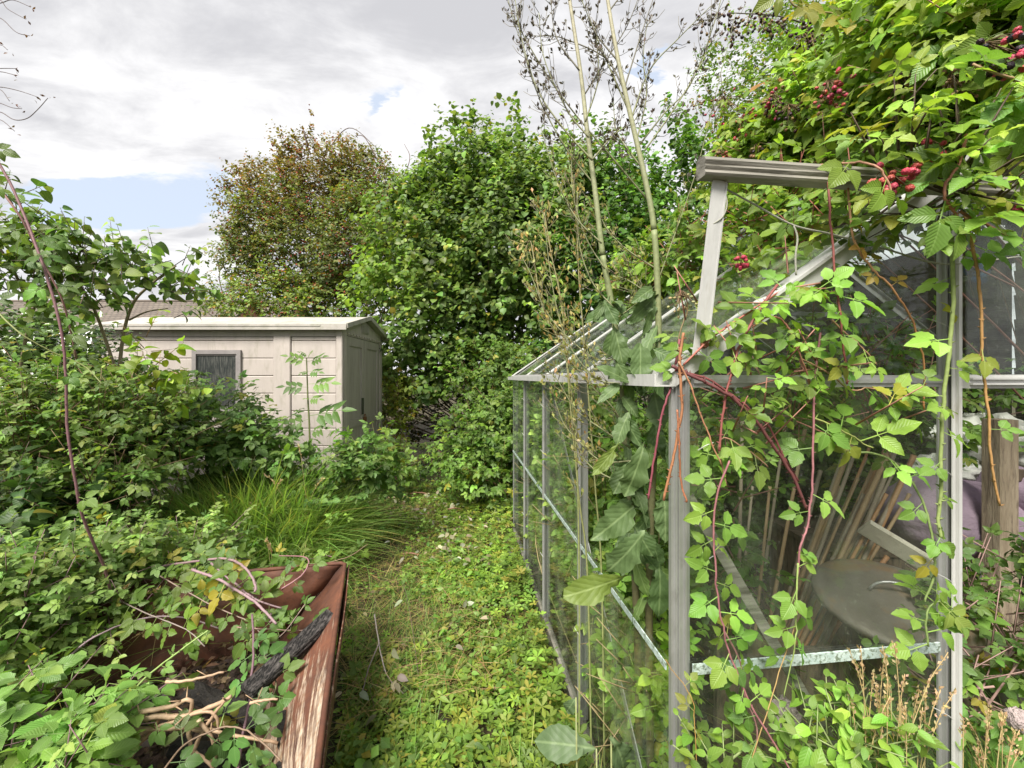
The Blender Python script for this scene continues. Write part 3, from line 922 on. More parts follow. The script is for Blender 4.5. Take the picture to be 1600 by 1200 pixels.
def bush(name, label, cat, clumps, tms, size, nleaf, ta, tb, mat_=None, K=9, tw=.22, sub=22, group=None, yellow=.03, ycol=(.28, .24, .03),
         base=None, stems=10, stem_r=.012, stem_t=(.10, .07, .05), facing=.6, upw=.6, core=.25, droop=0., leaders=0, var=.2, twigs=True, subr=.34, trunk=None, flat=1.0, zmin=.03, avoid=None, lower=None):
    """a shrub: clumps are (px, py, rx, ry, Y, depth) ellipsoids in photo pixels and metres; leaves sit on short twigs in sub-clumps"""
    C, Rr, TI = [], [], []
    for c_ in clumps:
        x_, y_, rx, ry, Yd, dep = c_[:6]
        C.append(px(x_, y_, Yd)); Rr.append([rx / F * abs(Yd), dep, ry / F * abs(Yd)]); TI.append(c_[6] if len(c_) > 6 else (1, 1, 1))
    C = np.array(C); Rr = np.array(Rr); TI = np.array(TI, float)
    wt = (Rr[:, 0] * Rr[:, 2] + Rr[:, 1] * Rr[:, 2]) ; wt /= wt.sum()
    # sub-clumps
    ns = max(1, int(sub * len(clumps)))
    ci = rng.choice(len(C), ns, p=wt)
    u = nrm(rnd(ns)); u[:, 1] = np.where((u[:, 1] > .2) & (rng.random(ns) < .5), -u[:, 1], u[:, 1])
    rr = rng.uniform(.45, .92, (ns, 1))
    SCn = C[ci] + u * Rr[ci] * rr
    SR = Rr[ci].min(1) * rng.uniform(.6, 1.3, ns) * subr + .02
    # twigs
    nt_ = max(1, nleaf // K)
    nc = int(nt_ * core)
    si = rng.choice(ns, nt_ - nc, p=(SR ** 2) / (SR ** 2).sum())
    v = nrm(rnd(nt_ - nc) + u[si] * .7)
    P = SCn[si] + v * SR[si][:, None] * rng.uniform(.7, 1.1, (nt_ - nc, 1)) * np.array([1, 1, flat])
    O = nrm(v * .6 + u[si] * .6)
    Ci = ci[si]
    if nc:
        cj = rng.choice(len(C), nc, p=wt); v2 = nrm(rnd(nc))
        P = np.concatenate([P, C[cj] + v2 * Rr[cj] * rng.uniform(.2, .8, (nc, 1))]); O = np.concatenate([O, v2]); Ci = np.concatenate([Ci, cj])
    if leaders:
        top = rng.choice(ns, leaders, p=None)
        tp = SCn[top] + np.array([0, 0, 1]) * SR[top][:, None]
        P = np.concatenate([P] + [tp + UP * tw * .8 * k + rnd(leaders) * .02 for k in range(3)]); O = np.concatenate([O] + [np.tile(UP + 0., (leaders, 1))] * 3); Ci = np.concatenate([Ci] + [ci[top]] * 3)
    n = len(P)
    TD = nrm(O * .8 + UP * (.45 - droop) + rnd(n) * .4)
    tl = tw * rng.uniform(.5, 1.2, n)
    k = np.arange(K)
    LP = P[:, None] + TD[:, None] * (tl[:, None] * (k + 1)[None] / K)[..., None] - UP * (droop * (tl[:, None] * (k + 1)[None] / K) ** 2 * 1.2)[..., None]
    sdv = nrm(np.cross(TD, UP + rnd(n) * .2))
    sg = np.where(k % 2, 1, -1)[None, :, None]
    LD = nrm(TD[:, None] * .45 + sdv[:, None] * sg * .8 + rng.normal(size=(n, K, 3)) * .45 - UP * .25)
    LN = nrm(UP * upw + O[:, None] * .35 + LIT * facing + rng.normal(size=(n, K, 3)) * .36)
    LP = LP.reshape(-1, 3); LD = LD.reshape(-1, 3); LN = LN.reshape(-1, 3)
    sf = np.exp(.20 * rng.normal(size=ns)); fm = np.ones(n); fm[:nt_ - nc] = sf[si]
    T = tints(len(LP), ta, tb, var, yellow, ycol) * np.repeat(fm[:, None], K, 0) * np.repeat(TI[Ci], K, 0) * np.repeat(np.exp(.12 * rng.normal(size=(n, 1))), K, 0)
    Ss = size * rng.uniform(.6, 1.2, len(LP)) * np.tile(np.where(k >= K - 2, .7, 1.0), n)
    keep = LP[:, 2] > zmin
    if avoid is not None: keep &= ~avoid(LP)
    g = Geo(); place(g, tms, LP[keep], LD[keep], LN[keep], Ss[keep], T[keep])
    single = name in ()
    root = empty(name, (base if base is not None else (C[:, 0].mean(), C[:, 1].mean(), 0)), label, cat, group)
    g.build('foliage', mat_ or M_LEAFD, root)
    g = Geo()
    b = np.array(base if base is not None else (C[:, 0].mean(), C[:, 1].mean(), 0), float)
    for q in range(stems):
        t = SCn[rng.integers(ns)]
        b0 = b + np.array([rng.normal() * .12, rng.normal() * .12, -.02]) * (1 if trunk is None else .3)
        mid = b0 * .5 + t * .5 + rnd(1)[0] * .08 + UP * .12
        r_ = stem_r * rng.uniform(.6, 1.2)
        g.tube(smooth([b0, mid, t], 7), r_, r_ * .3, 6, T=np.array(stem_t) * rng.uniform(.8, 1.3))
    if twigs:
        for q in rng.choice(n, min(n, 260), replace=False):
            g.tube([P[q] - TD[q] * tl[q] * .4, P[q] + TD[q] * tl[q] * .4, P[q] + TD[q] * tl[q]], .0022 + stem_r * .08, .001, 3, T=np.array(stem_t) * 1.2)
    if trunk is not None:
        g.tube(smooth([b - UP * .05, b * .5 + C.mean(0) * .5 + [.08, 0, 0], C.mean(0)], 8), trunk, trunk * .3, 10, T=stem_t)
    g.build('trunk' if trunk is not None else 'stem', M_STEM, root)
    root_info = dict(P=P, O=O, SC=SCn, SR=SR, C=C, u=u)
    return root, root_info


def prickles(g, pts, r, n, T):
    """small hooked prickles on a cane"""
    pts = np.asarray(pts); m_ = len(pts)
    for _ in range(n):
        i_ = rng.integers(0, m_ - 1); f = rng.random()
        c = pts[i_] * (1 - f) + pts[i_ + 1] * f; d = nrm(pts[i_ + 1] - pts[i_])
        s = nrm(np.cross(d, rng.normal(size=3)))
        a = c + s * r * .7
        V = [a - d * r * .7, a + d * r * .7, a + s * r * 1.9 - d * r * .9, a + np.cross(d, s) * r * .5]
        g.add(V, [(0, 1, 2, 2), (1, 3, 2, 2), (3, 0, 2, 2)], T=T)


def shoot(name, label, pts, r0, r1, ct, ct1=None, lsize=.05, step=.07, t0=0., t1=1., tms='tri_hi', ta=(.10, .19, .035), tb=(.06, .13, .03), group=None,
          prick=0, parent=None, mat_=None, face=(0, -.8, .55), cat='bramble', spread=.9, yellow=.05, alt=True, big_t=None, leafn=1):
    """one arching cane: a stem with leaves along it"""
    P = smooth(pts, 8); P[1:-1] += np.cumsum(rnd(len(P) - 2) * .0009, 0) * np.sin(np.linspace(0, np.pi, len(P) - 2))[:, None]; r0 = r0 * .62; r1 = r1 * .62; step = step * .75
    root = parent if parent is not None else empty(name, P[0] if P[0][2] < P[-1][2] else P[-1], label, cat, group)
    g = Geo(); g.tube(P, r0, r1, 8 if r0 > .003 else 5, T=ct, T1=ct1)
    if prick: prickles(g, P, r0, prick, np.array(ct) * .8)
    g.build('stem', M_STEM, root)
    if step:
        seg = np.linalg.norm(np.diff(P, axis=0), axis=1); L_ = np.concatenate([[0], np.cumsum(seg)])
        s_ = np.arange(L_[-1] * t0 + step * .3, L_[-1] * t1, step); s_ = s_ + rng.normal(size=len(s_)) * step * .15
        s_ = np.repeat(s_, leafn)
        A = np.stack([np.interp(s_, L_, P[:, k]) for k in range(3)], 1)
        tg = nrm(np.stack([np.interp(s_ + .01, L_, P[:, k]) for k in range(3)], 1) - np.stack([np.interp(s_ - .01, L_, P[:, k]) for k in range(3)], 1) + 1e-6)
        n = len(A)
        if n:
            fc = np.array(face, float)
            side = nrm(np.cross(tg, fc + rnd(n) * .25)) * np.where(np.arange(n) % 2, 1, -1)[:, None]
            LD = nrm(side * spread + tg * .25 + rnd(n) * .28 - UP * .12)
            LN = nrm(fc + rnd(n) * .3)
            S_ = lsize * rng.uniform(.7, 1.15, n)
            f = s_ / L_[-1]; S_ *= np.where(f > .85, .7, 1)
            g = Geo(); place(g, TM[tms], A, LD, LN, S_, tints(n, ta, tb, .18, yellow))
            g.build('foliage', mat_ or M_LEAF, root)
    return root


def berry_tm(seed, nu=18, nv=12):
    r = np.random.default_rng(seed)
    th, ph = np.meshgrid(np.linspace(0, 2 * np.pi, nu, endpoint=False), np.linspace(.12, np.pi - .12, nv), indexing='ij')
    rad = 1 + (.20 if nu > 8 else .1) * np.sin(th * 5 + (np.round(ph * 3) % 2) * 1.6) * np.sin(ph * 7) + .03 * r.normal(size=th.shape)
    V = np.stack([rad * np.sin(ph) * np.cos(th) * .5, rad * np.cos(ph) * .62 + .5, rad * np.sin(ph) * np.sin(th) * .5], -1).reshape(-1, 3)
    Q = [(i * nv + j, i * nv + j + 1, ((i + 1) % nu) * nv + j + 1, ((i + 1) % nu) * nv + j) for i in range(nu) for j in range(nv - 1)]
    return V, np.array(Q), np.full((len(V), 2), .25)


BERRY = [berry_tm(i) for i in range(3)]
BERRY_LO = [berry_tm(9, 7, 5)]
RED = ((.50, .05, .09), (.38, .04, .08)); DARKB = ((.05, .010, .022), (.012, .008, .014)); BROWNB = ((.20, .12, .05), (.28, .17, .07)); GREENB = ((.22, .25, .12), (.30, .30, .18)); PINK = ((.45, .06, .07), (.36, .12, .06))


def cluster(parent, c, rad, n, cols, size=.013, lo=False, hang=(0, -.3, -.6), label=None):
    g = Geo(); gs = Geo(); c = np.array(c, float)
    off = nrm(rnd(n)) * rng.uniform(.35, 1, (n, 1)) * rad
    root_p = c - np.array(hang) * rad * 1.6
    size = size * .74; n = int(n * 1.7)
    off = nrm(rnd(n)) * rng.uniform(.35, 1, (n, 1)) * rad
    T = np.concatenate([tints(1, *cols[rng.integers(len(cols))], .15) for _ in range(n)])
    for k in range(n):
        gs.tube([root_p, (root_p + c + off[k]) / 2 + rnd(1)[0] * .003, c + off[k]], .0011, .0008, 3, T=(.18, .12, .06))
    place(gs, BERRY_LO if lo else BERRY, c + off, nrm(off + np.array([0, -.2, -.4]) * rad), nrm(rnd(n)), size * rng.uniform(.7, 1.1, n), T, 1)
    o = gs.build('berry_cluster', [M_STEM, M_BERRY], parent)
    if label: o['label'] = label
    return o


# ================================================================== TREES AND HEDGE BEHIND
HZ_A, HZ_B = (.135, .235, .06), (.06, .125, .04)
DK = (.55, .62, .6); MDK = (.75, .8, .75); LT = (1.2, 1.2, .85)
bush('hazel_tree', 'broad bright green hazel in the middle, tallest shrub beside the shed', 'tree',
     [(745, 325, 105, 95, 6.2, .8), (790, 300, 90, 60, 6.3, .6), (700, 320, 60, 70, 6.2, .5), (820, 320, 100, 85, 6.0, .8), (690, 380, 110, 110, 5.9, .8), (870, 350, 90, 100, 5.8, .8), (790, 420, 130, 110, 5.6, .9),
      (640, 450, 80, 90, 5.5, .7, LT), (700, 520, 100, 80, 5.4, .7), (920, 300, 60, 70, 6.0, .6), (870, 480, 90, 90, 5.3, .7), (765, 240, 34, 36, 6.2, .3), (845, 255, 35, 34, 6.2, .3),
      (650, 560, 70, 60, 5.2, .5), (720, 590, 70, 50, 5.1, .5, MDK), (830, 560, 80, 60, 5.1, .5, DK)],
     TM['hazel'], .084, 38000, HZ_A, HZ_B, K=8, tw=.30, sub=26, base=(-.1, 6.2, 0), stems=26, stem_r=.022, leaders=36, core=.2, trunk=.06)
bush('hazel_tree', 'dark green hazel behind the greenhouse roof and the dry lettuce stems', 'tree',
     [(960, 330, 70, 80, 5.6, .7), (1040, 300, 60, 80, 5.5, .6), (1000, 400, 90, 70, 5.2, .6), (1090, 370, 70, 70, 5.2, .6), (1060, 200, 25, 40, 5.6, .3), (930, 430, 70, 90, 5.0, .5, MDK), (1180, 400, 90, 90, 5.0, .6),
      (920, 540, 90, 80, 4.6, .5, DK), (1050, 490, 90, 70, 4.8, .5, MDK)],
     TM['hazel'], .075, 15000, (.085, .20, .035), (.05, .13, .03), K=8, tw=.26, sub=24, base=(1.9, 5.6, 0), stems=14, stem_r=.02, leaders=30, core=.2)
bush('maple_tree', 'tall light green small leaved tree rising above the hazels at upper right', 'tree',
     [(1180, 130, 70, 80, 8.6, .9), (1120, 200, 45, 70, 8.4, .7), (1250, 90, 90, 80, 8.8, 1.), (1200, 250, 90, 70, 8.3, .8), (1330, 60, 90, 80, 8.8, .9), (1300, 180, 100, 80, 8.5, .9), (1140, 90, 20, 30, 8.6, .3), (1400, 130, 90, 90, 8.4, .8), (1105, 320, 60, 70, 8.0, .7)],
     TM['haw'], .085, 20000, (.12, .22, .035), (.07, .16, .03), K=8, tw=.34, sub=24, base=(5.3, 8.8, 0), stems=16, stem_r=.035, leaders=50, core=.10, trunk=.10, subr=.42, yellow=.08, ycol=(.30, .17, .04))
HAWB = [(510, 285, 90, 55, 8.0, .7, (1.45, .86, .85)), (440, 315, 50, 55, 7.9, .6, (1.45, .86, .85)), (580, 305, 55, 60, 7.8, .6, (1.1, .85, 1.)), (470, 380, 100, 80, 7.5, .8, (1.1, .95, .9)), (560, 400, 90, 90, 7.3, .8, (1., .9, .9)), (390, 420, 45, 60, 7.6, .5, (1.1, .95, .9)),
        (430, 470, 80, 50, 7.1, .6, LT), (520, 480, 90, 50, 7.0, .6, LT), (365, 470, 40, 40, 7.3, .4, LT), (600, 340, 40, 80, 7.6, .5), (385, 385, 30, 40, 7.7, .3), (345, 480, 24, 30, 7.4, .3, LT), (405, 330, 50, 60, 7.8, .5, (1.4, .86, .85)), (370, 400, 34, 40, 7.7, .3), (630, 400, 50, 80, 7.4, .5)]
ht, info = bush('hawthorn_tree', 'rounded hawthorn with red berries and thin arching tips behind the shed', 'tree', HAWB,
                TM['haw'], .066, 66000, (.12, .185, .055), (.065, .125, .04), K=9, tw=.30, sub=26, base=(-3.1, 7.6, 0), stems=24, stem_r=.025, leaders=25, core=.2, trunk=.09, droop=.25, yellow=.09, ycol=(.24, .10, .03), subr=.36)
g = Geo()      # haws: far too many to count, one part
q = rng.choice(len(info['P']), 1300)
pp = np.repeat(info['P'][q], 3, 0) + rnd(3900) * .04 + info['O'][q].repeat(3, 0) * .08
keep = (pp[:, 2] > 2.2) | (rng.random(len(pp)) < .4)
pp = pp[keep]
place(g, [berry_tm(5, 5, 4)], pp, nrm(rnd(len(pp))), nrm(rnd(len(pp))), .026, tints(len(pp), (.34, .05, .03), (.22, .07, .03), .2))
o = g.build('berries', M_BERRY, ht); o['kind'] = 'stuff'
g = Geo()
for (a, b, c) in (((505, 245), (545, 200), (590, 232)), ((350, 470), (345, 420), (395, 395)), ((590, 250), (570, 215), (555, 212)), ((380, 300), (372, 298), (410, 310)), ((372, 345), (395, 340), (420, 360)),
                  ((620, 300), (640, 250), (632, 225)), ((480, 230), (475, 205), (490, 260))):
    P = smooth([px(*a, 7.4), px(*b, 7.4), px(*c, 7.5)], 8); g.tube(P, .010, .004, 5, T=(.12, .07, .05))
g.build('stem', M_STEM, ht)

# low dark thicket closing the back of the garden, and the bramble heap in front of it
bush('ivy_thicket', 'dark shaded thicket of twigs and ivy under the hazel hedge', 'shrub',
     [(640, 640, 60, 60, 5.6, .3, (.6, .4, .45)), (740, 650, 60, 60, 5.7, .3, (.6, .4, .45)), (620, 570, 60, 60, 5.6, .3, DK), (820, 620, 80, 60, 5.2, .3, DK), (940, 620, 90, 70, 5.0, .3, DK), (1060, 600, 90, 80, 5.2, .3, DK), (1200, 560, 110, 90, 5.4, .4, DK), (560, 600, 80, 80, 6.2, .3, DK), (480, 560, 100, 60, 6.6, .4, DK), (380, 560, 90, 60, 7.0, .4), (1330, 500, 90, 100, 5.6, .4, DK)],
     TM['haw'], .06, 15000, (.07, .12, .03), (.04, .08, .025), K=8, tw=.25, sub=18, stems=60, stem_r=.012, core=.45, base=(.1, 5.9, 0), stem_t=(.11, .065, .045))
bush('bramble_bush', 'heap of dark brambles and nettles spilling out below the hedge centre', 'bramble',
     [(770, 590, 60, 45, 4.7, .4), (840, 600, 40, 60, 4.5, .35), (785, 690, 55, 55, 4.0, .35), (740, 700, 50, 40, 4.1, .3), (810, 660, 40, 40, 4.0, .3), (775, 750, 50, 40, 3.7, .25), (690, 740, 60, 20, 4.3, .2, MDK)],
     TM['bram_mid'], .052, 6500, (.10, .20, .035), (.06, .13, .03), M_LEAF, K=5, tw=.22, sub=18, base=(-.1, 4.3, 0), stems=16, stem_r=.006, stem_t=(.16, .07, .05), core=.25)
bush('bramble_bush', 'bramble patch with yellowing leaves at the far shed corner', 'bramble',
     [(625, 640, 28, 40, 4.9, .2, (1.3, 1.1, .8)), (620, 720, 26, 28, 4.3, .2), (612, 600, 14, 40, 5.0, .2)],
     TM['bram_mid'], .05, 900, (.13, .22, .04), (.08, .15, .03), M_LEAF, K=5, tw=.2, sub=10, base=(-1.25, 4.6, 0), stems=5, stem_r=.005, yellow=.15, stem_t=(.16, .07, .05))

# ================================================================== LEFT SIDE
bush('holly_bush', 'dark glossy holly bush on the far left beneath the arching lilac', 'shrub',
     [(60, 590, 110, 90, 2.7, .4), (140, 600, 50, 36, 3.0, .25), (200, 665, 80, 50, 2.7, .3), (120, 690, 120, 80, 2.5, .4), (40, 520, 55, 40, 2.9, .3), (270, 690, 40, 30, 3.0, .2), (20, 720, 60, 80, 2.3, .3)],
     TM['holly'] + TM['haw'], .048, 17000, (.085, .16, .04), (.045, .10, .03), M_HOLLY, K=9, tw=.18, sub=22, base=(-2.4, 2.9, 0), stems=20, stem_r=.010, core=.3)
bush('bindweed_bush', 'low dark shrub with broad leaves in the shade at the left edge', 'shrub',
     [(60, 790, 80, 60, 1.9, .2, (.75, .8, .8)), (130, 820, 60, 40, 1.9, .2, (.8, .85, .8)), (20, 820, 50, 60, 1.7, .2, DK), (200, 780, 60, 40, 2.2, .2, MDK)],
     TM['heart'], .062, 1300, (.07, .14, .035), (.04, .10, .03), M_LEAFS, K=5, tw=.15, sub=14, base=(-2.0, 1.95, 0), stems=10, stem_r=.005, core=.3)
LL_A, LL_B = (.12, .21, .05), (.055, .12, .035)
bush('lilac_tree', 'lilac with heart shaped leaves arching over the shed roof at left', 'tree',
     [(90, 395, 70, 30, 2.3, .2), (150, 420, 60, 35, 2.3, .2), (60, 440, 60, 30, 2.2, .2), (210, 405, 40, 22, 2.4, .15), (275, 415, 40, 25, 2.5, .15), (110, 470, 60, 25, 2.2, .2), (30, 370, 40, 30, 2.1, .2), (290, 455, 26, 16, 2.5, .12), (275, 500, 18, 10, 2.5, .08), (20, 310, 18, 20, 2.1, .1)],
     TM['heart'], .066, 950, LL_A, LL_B, M_LEAFS, K=5, tw=.16, sub=8, base=(-2.3, 2.5, 0), stems=0, stem_r=.008, core=.2, upw=.45, facing=.5, yellow=.04, ycol=(.22, .28, .03), droop=.1)
lt = bpy.data.objects['lilac_tree']
g = Geo()
for pts, r in (([(185, 700, 2.5), (188, 560, 2.5), (205, 480, 2.5), (238, 443, 2.5), (275, 415, 2.5)], .011), ([(205, 480, 2.5), (192, 462, 2.5), (185, 455, 2.4)], .006), ([(202, 500, 2.5), (230, 487, 2.5), (262, 482, 2.5)], .006),
               ([(20, 640, 2.4), (50, 490, 2.35), (90, 430, 2.3), (150, 410, 2.3)], .009), ([(50, 490, 2.35), (20, 420, 2.2), (-20, 360, 2.1)], .008), ([(188, 600, 2.5), (150, 490, 2.4), (120, 440, 2.3), (60, 370, 2.2)], .009), ([(20, 640, 2.4), (-10, 800, 2.4), (-20, 930, 2.4)], .014), ([(185, 700, 2.5), (190, 800, 2.6), (200, 880, 2.6)], .013)):
    g.tube(smooth([px(*q) for q in pts], 6), r, r * .5, 7, T=(.30, .24, .16))
g.build('branch', M_STEM, lt)
bush('lilac_sapling', 'young yellow green lilac shoot in front of the shed window end', 'shrub',
     [(235, 590, 35, 28, 2.3, .12), (265, 600, 18, 22, 2.3, .1), (205, 620, 25, 18, 2.3, .1), (240, 540, 16, 20, 2.3, .08), (280, 580, 12, 18, 2.2, .06)],
     TM['heart'], .075, 150, (.17, .27, .035), (.11, .20, .03), M_LEAFS, K=4, tw=.12, sub=8, base=(-1.95, 2.3, 0), stems=5, stem_r=.005, core=.1, stem_t=(.22, .13, .06))

# bramble bank against the shed
bush('bramble_bush', 'bank of broad leaved brambles piled against the shed below its window', 'bramble',
     [(330, 665, 70, 40, 2.95, .2), (400, 690, 45, 26, 2.9, .2), (300, 700, 60, 30, 2.8, .2), (450, 722, 60, 24, 2.9, .2), (520, 735, 70, 22, 2.9, .2), (580, 728, 45, 22, 2.95, .2), (400, 700, 60, 30, 2.8, .2), (540, 760, 60, 25, 2.8, .2), (255, 660, 40, 60, 2.8, .2), (280, 620, 30, 24, 3.0, .15), (590, 700, 26, 18, 2.9, .12, LT)],
     TM['bram_hi'], .062, 2500, (.10, .20, .05), (.06, .14, .04), M_LEAF, K=4, tw=.2, sub=14, base=(-1.85, 3.2, 0), stems=14, stem_r=.006, core=.25, stem_t=(.14, .13, .05), upw=.8)
bush('bramble_bush', 'mixed brambles and saplings below the holly on the left', 'bramble',
     [(110, 640, 90, 50, 2.1, .25), (230, 690, 90, 60, 2.2, .25), (60, 700, 70, 60, 1.9, .2), (180, 760, 90, 50, 2.0, .2), (110, 800, 60, 30, 1.8, .15, MDK), (30, 640, 50, 40, 2.0, .2)],
     TM['bram_hi'] + TM['simple'], .040, 2600, (.135, .24, .055), (.075, .16, .045), M_LEAF, K=4, tw=.18, sub=13, base=(-2.1, 2.2, 0), stems=16, stem_r=.005, core=.25, stem_t=(.2, .13, .08))
# carpet of brambles over the tray and to its left
bush('bramble_mat', 'pale green bramble mat spreading over the grass behind the rusty tray', 'bramble',
     [(90, 900, 130, 40, 1.55, .22), (230, 880, 110, 35, 1.7, .22), (330, 885, 90, 18, 1.75, .14), (30, 985, 80, 40, 1.3, .15), (150, 940, 90, 24, 1.5, .15), (150, 862, 80, 18, 1.8, .15), (10, 930, 60, 50, 1.35, .2), (530, 862, 30, 8, 2.1, .08)],
     TM['bram_hi'], .036, 2500, (.16, .27, .08), (.09, .185, .055), M_LEAF, K=4, tw=.16, sub=14, base=(-1.5, 1.6, 0), stems=12, stem_r=.004, core=.1, stem_t=(.2, .12, .13), upw=1.0, facing=.35, flat=.6, yellow=.05)
bush('bramble_bush', 'large ribbed bramble leaves in the bottom left corner', 'bramble',
     [(60, 1150, 110, 45, .98, .12), (190, 1170, 80, 30, .95, .12), (10, 1100, 60, 35, 1.03, .1), (130, 1130, 60, 20, 1.0, .08), (300, 1190, 60, 14, .95, .08), (-30, 1180, 60, 60, .95, .12)],
     TM['bram_hi'], .056, 330, (.13, .25, .065), (.085, .19, .05), M_LEAF, K=4, tw=.12, sub=9, base=(-1.05, .98, 0), stems=8, stem_r=.004, core=.1, stem_t=(.2, .12, .13), upw=1.0, facing=.45, flat=.6)

CG = 'arching bramble canes on the left'
PUR = (.20, .10, .11)
shoot('bramble_cane', 'long upright purple bramble cane at the left edge', [px(-20, 225, 1.35), px(20, 295, 1.35), px(65, 405, 1.33), px(98, 520, 1.32), px(110, 660, 1.32), px(122, 760, 1.32), px(140, 830, 1.35), px(165, 890, 1.4), px(180, 960, 1.45)], .0062, .0062, PUR, lsize=.045, step=.13, prick=60, group=CG, tms='tri_hi')
shoot('bramble_cane', 'leafy cane leaning out against the sky at far left', [px(-20, 270, 1.5), px(25, 330, 1.5), px(60, 400, 1.55), px(95, 470, 1.6), px(120, 560, 1.7)], .006, .005, (.3, .16, .15), lsize=.05, step=.055, group=CG, tms='tri_hi', ta=(.08, .16, .04))
shoot('bramble_cane', 'green cane slanting down through the holly', [px(-20, 470, 1.6), px(30, 520, 1.6), px(80, 550, 1.65), px(130, 572, 1.7), px(160, 600, 1.7)], .005, .003, (.25, .28, .10), lsize=.045, step=.09, prick=14, group=CG)
shoot('bramble_cane', 'brown cane rising to the right above the left brambles', [px(90, 740, 2.0), px(160, 705, 2.1), px(230, 665, 2.2), px(290, 632, 2.3)], .006, .004, (.16, .11, .07), lsize=.045, step=.08, group=CG)
shoot('bramble_cane', 'grey purple cane slanting across the bottom left mat', [px(40, 1110, 1.12), px(80, 1060, 1.2), px(140, 1000, 1.3), px(220, 965, 1.4), px(290, 965, 1.45), px(350, 985, 1.45)], .0055, .004, (.30, .22, .24), lsize=.042, step=.07, prick=24, group=CG)
shoot('bramble_cane', 'thin cane at the left edge pointing up right', [px(-10, 960, 1.3), px(30, 905, 1.4), px(70, 870, 1.5), px(105, 850, 1.6)], .0045, .003, (.28, .18, .18), lsize=.04, step=.07, group=CG)
shoot('bramble_cane', 'young bright green cane lying across the rusty tray', [px(150, 1155, .98), px(185, 1110, 1.06), px(240, 1050, 1.18), px(305, 1000, 1.28), px(325, 985, 1.3)], .0055, .0035, (.30, .42, .13), lsize=.03, step=.09, prick=20, group=CG, ta=(.16, .28, .06), tb=(.1, .2, .05))
shoot('bramble_cane', 'pale purple cane arching over the top of the tray', [px(250, 885, 1.6), px(300, 878, 1.55), px(350, 874, 1.5), px(385, 888, 1.42), px(400, 915, 1.38), px(398, 925, 1.36)], .007, .006, (.27, .18, .19), lsize=.045, step=.12, prick=26, group=CG)
shoot('bramble_cane', 'pale purple cane ending in a cut tip above the tray', [px(300, 890, 1.5), px(340, 905, 1.45), px(380, 930, 1.4), px(410, 955, 1.36), px(432, 975, 1.34)], .0075, .006, (.30, .20, .22), lsize=.05, step=.07, prick=26, group=CG)
shoot('bramble_cane', 'purple cane crossing the pale one above the tray', [px(330, 880, 1.52), px(370, 915, 1.45), px(400, 940, 1.4), px(440, 950, 1.4)], .006, .004, (.26, .17, .19), lsize=.05, step=.06, prick=20, group=CG)
shoot('bramble_cane', 'dark purple cane standing upright in front of the tray', [px(365, 1240, .95), px(378, 1160, 1.05), px(392, 1080, 1.15), px(396, 1010, 1.25), px(394, 960, 1.32)], .006, .005, (.16, .09, .11), lsize=.05, step=.055, prick=26, group=CG, ta=(.07, .17, .05), tb=(.05, .13, .04))
shoot('bramble_cane', 'short cane hooking up at the back rim of the tray', [px(440, 920, 1.5), px(465, 905, 1.52), px(480, 888, 1.55), px(477, 872, 1.6), px(430, 868, 1.7)], .005, .003, (.30, .15, .16), lsize=.042, step=.05, prick=16, group=CG)
shoot('bramble_cane', 'runner crossing the right rim of the tray into the grass', [px(370, 980, 1.35), px(440, 985, 1.38), px(510, 988, 1.42), px(540, 985, 1.46)], .0035, .002, (.30, .2, .16), lsize=.042, step=.05, group=CG)
shoot('bramble_cane', 'runner with leaves reaching right over the tray corner', [px(400, 900, 1.8), px(470, 885, 1.85), px(540, 870, 1.9), px(575, 850, 1.95)], .004, .002, (.28, .18, .12), lsize=.045, step=.05, group=CG)
shoot('bramble_cane', 'purple cane poking out of the mat near the tall grass', [px(232, 818, 2.2), px(250, 823, 2.15), px(265, 840, 2.1), px(272, 862, 2.05)], .006, .004, (.30, .19, .2), step=0, prick=12, group=CG)
shoot('bramble_cane', 'leafy cane hanging over the front corner of the tray', [px(240, 1225, .9), px(290, 1160, .98), px(350, 1130, 1.02), px(400, 1150, 1.0), px(440, 1190, .97)], .004, .003, (.22, .15, .1), lsize=.05, step=.045, group=CG, ta=(.08, .18, .05), tb=(.05, .13, .04), leafn=1)
shoot('bramble_cane', 'leafy cane across the middle of the tray', [px(250, 900, 1.5), px(320, 940, 1.42), px(380, 970, 1.38), px(430, 1000, 1.36), px(480, 940, 1.45)], .0035, .003, (.25, .18, .15), lsize=.05, step=.04, group=CG)
shoot('bramble_cane', 'leafy cane over the charred wood in the tray', [px(400, 1000, 1.3), px(420, 1040, 1.24), px(430, 1080, 1.18), px(400, 1110, 1.1)], .0035, .003, (.2, .18, .1), lsize=.045, step=.045, group=CG, ta=(.08, .18, .05), tb=(.05, .13, .04))
shoot('bramble_cane', 'leafy end of a cane over the back left of the tray', [px(170, 930, 1.45), px(230, 960, 1.38), px(290, 985, 1.34), px(320, 1010, 1.3)], .0035, .003, (.25, .2, .18), lsize=.05, step=.045, group=CG)
shoot('bramble_cane', 'dead grey cane leaning in the grass right of the tray', [px(585, 960, 1.75), px(592, 1000, 1.68), px(605, 1050, 1.6), px(635, 1085, 1.55), px(660, 1115, 1.5)], .005, .003, (.38, .33, .30), step=0, prick=16, group=CG)
shoot('bramble_cane', 'fallen dead cane running left from the leaning one', [px(592, 1005, 1.66), px(575, 1050, 1.58), px(560, 1100, 1.5), px(552, 1130, 1.46)], .004, .003, (.32, .26, .25), step=0, prick=8, group=CG)
shoot('bramble_cane', 'bright green bramble tip reaching right past the shed door', [px(560, 740, 2.9), px(600, 735, 2.95), px(630, 728, 3.0), px(652, 722, 3.0)], .004, .002, (.2, .26, .08), lsize=.06, step=.05, ta=(.17, .32, .06), tb=(.11, .22, .05), group=CG)

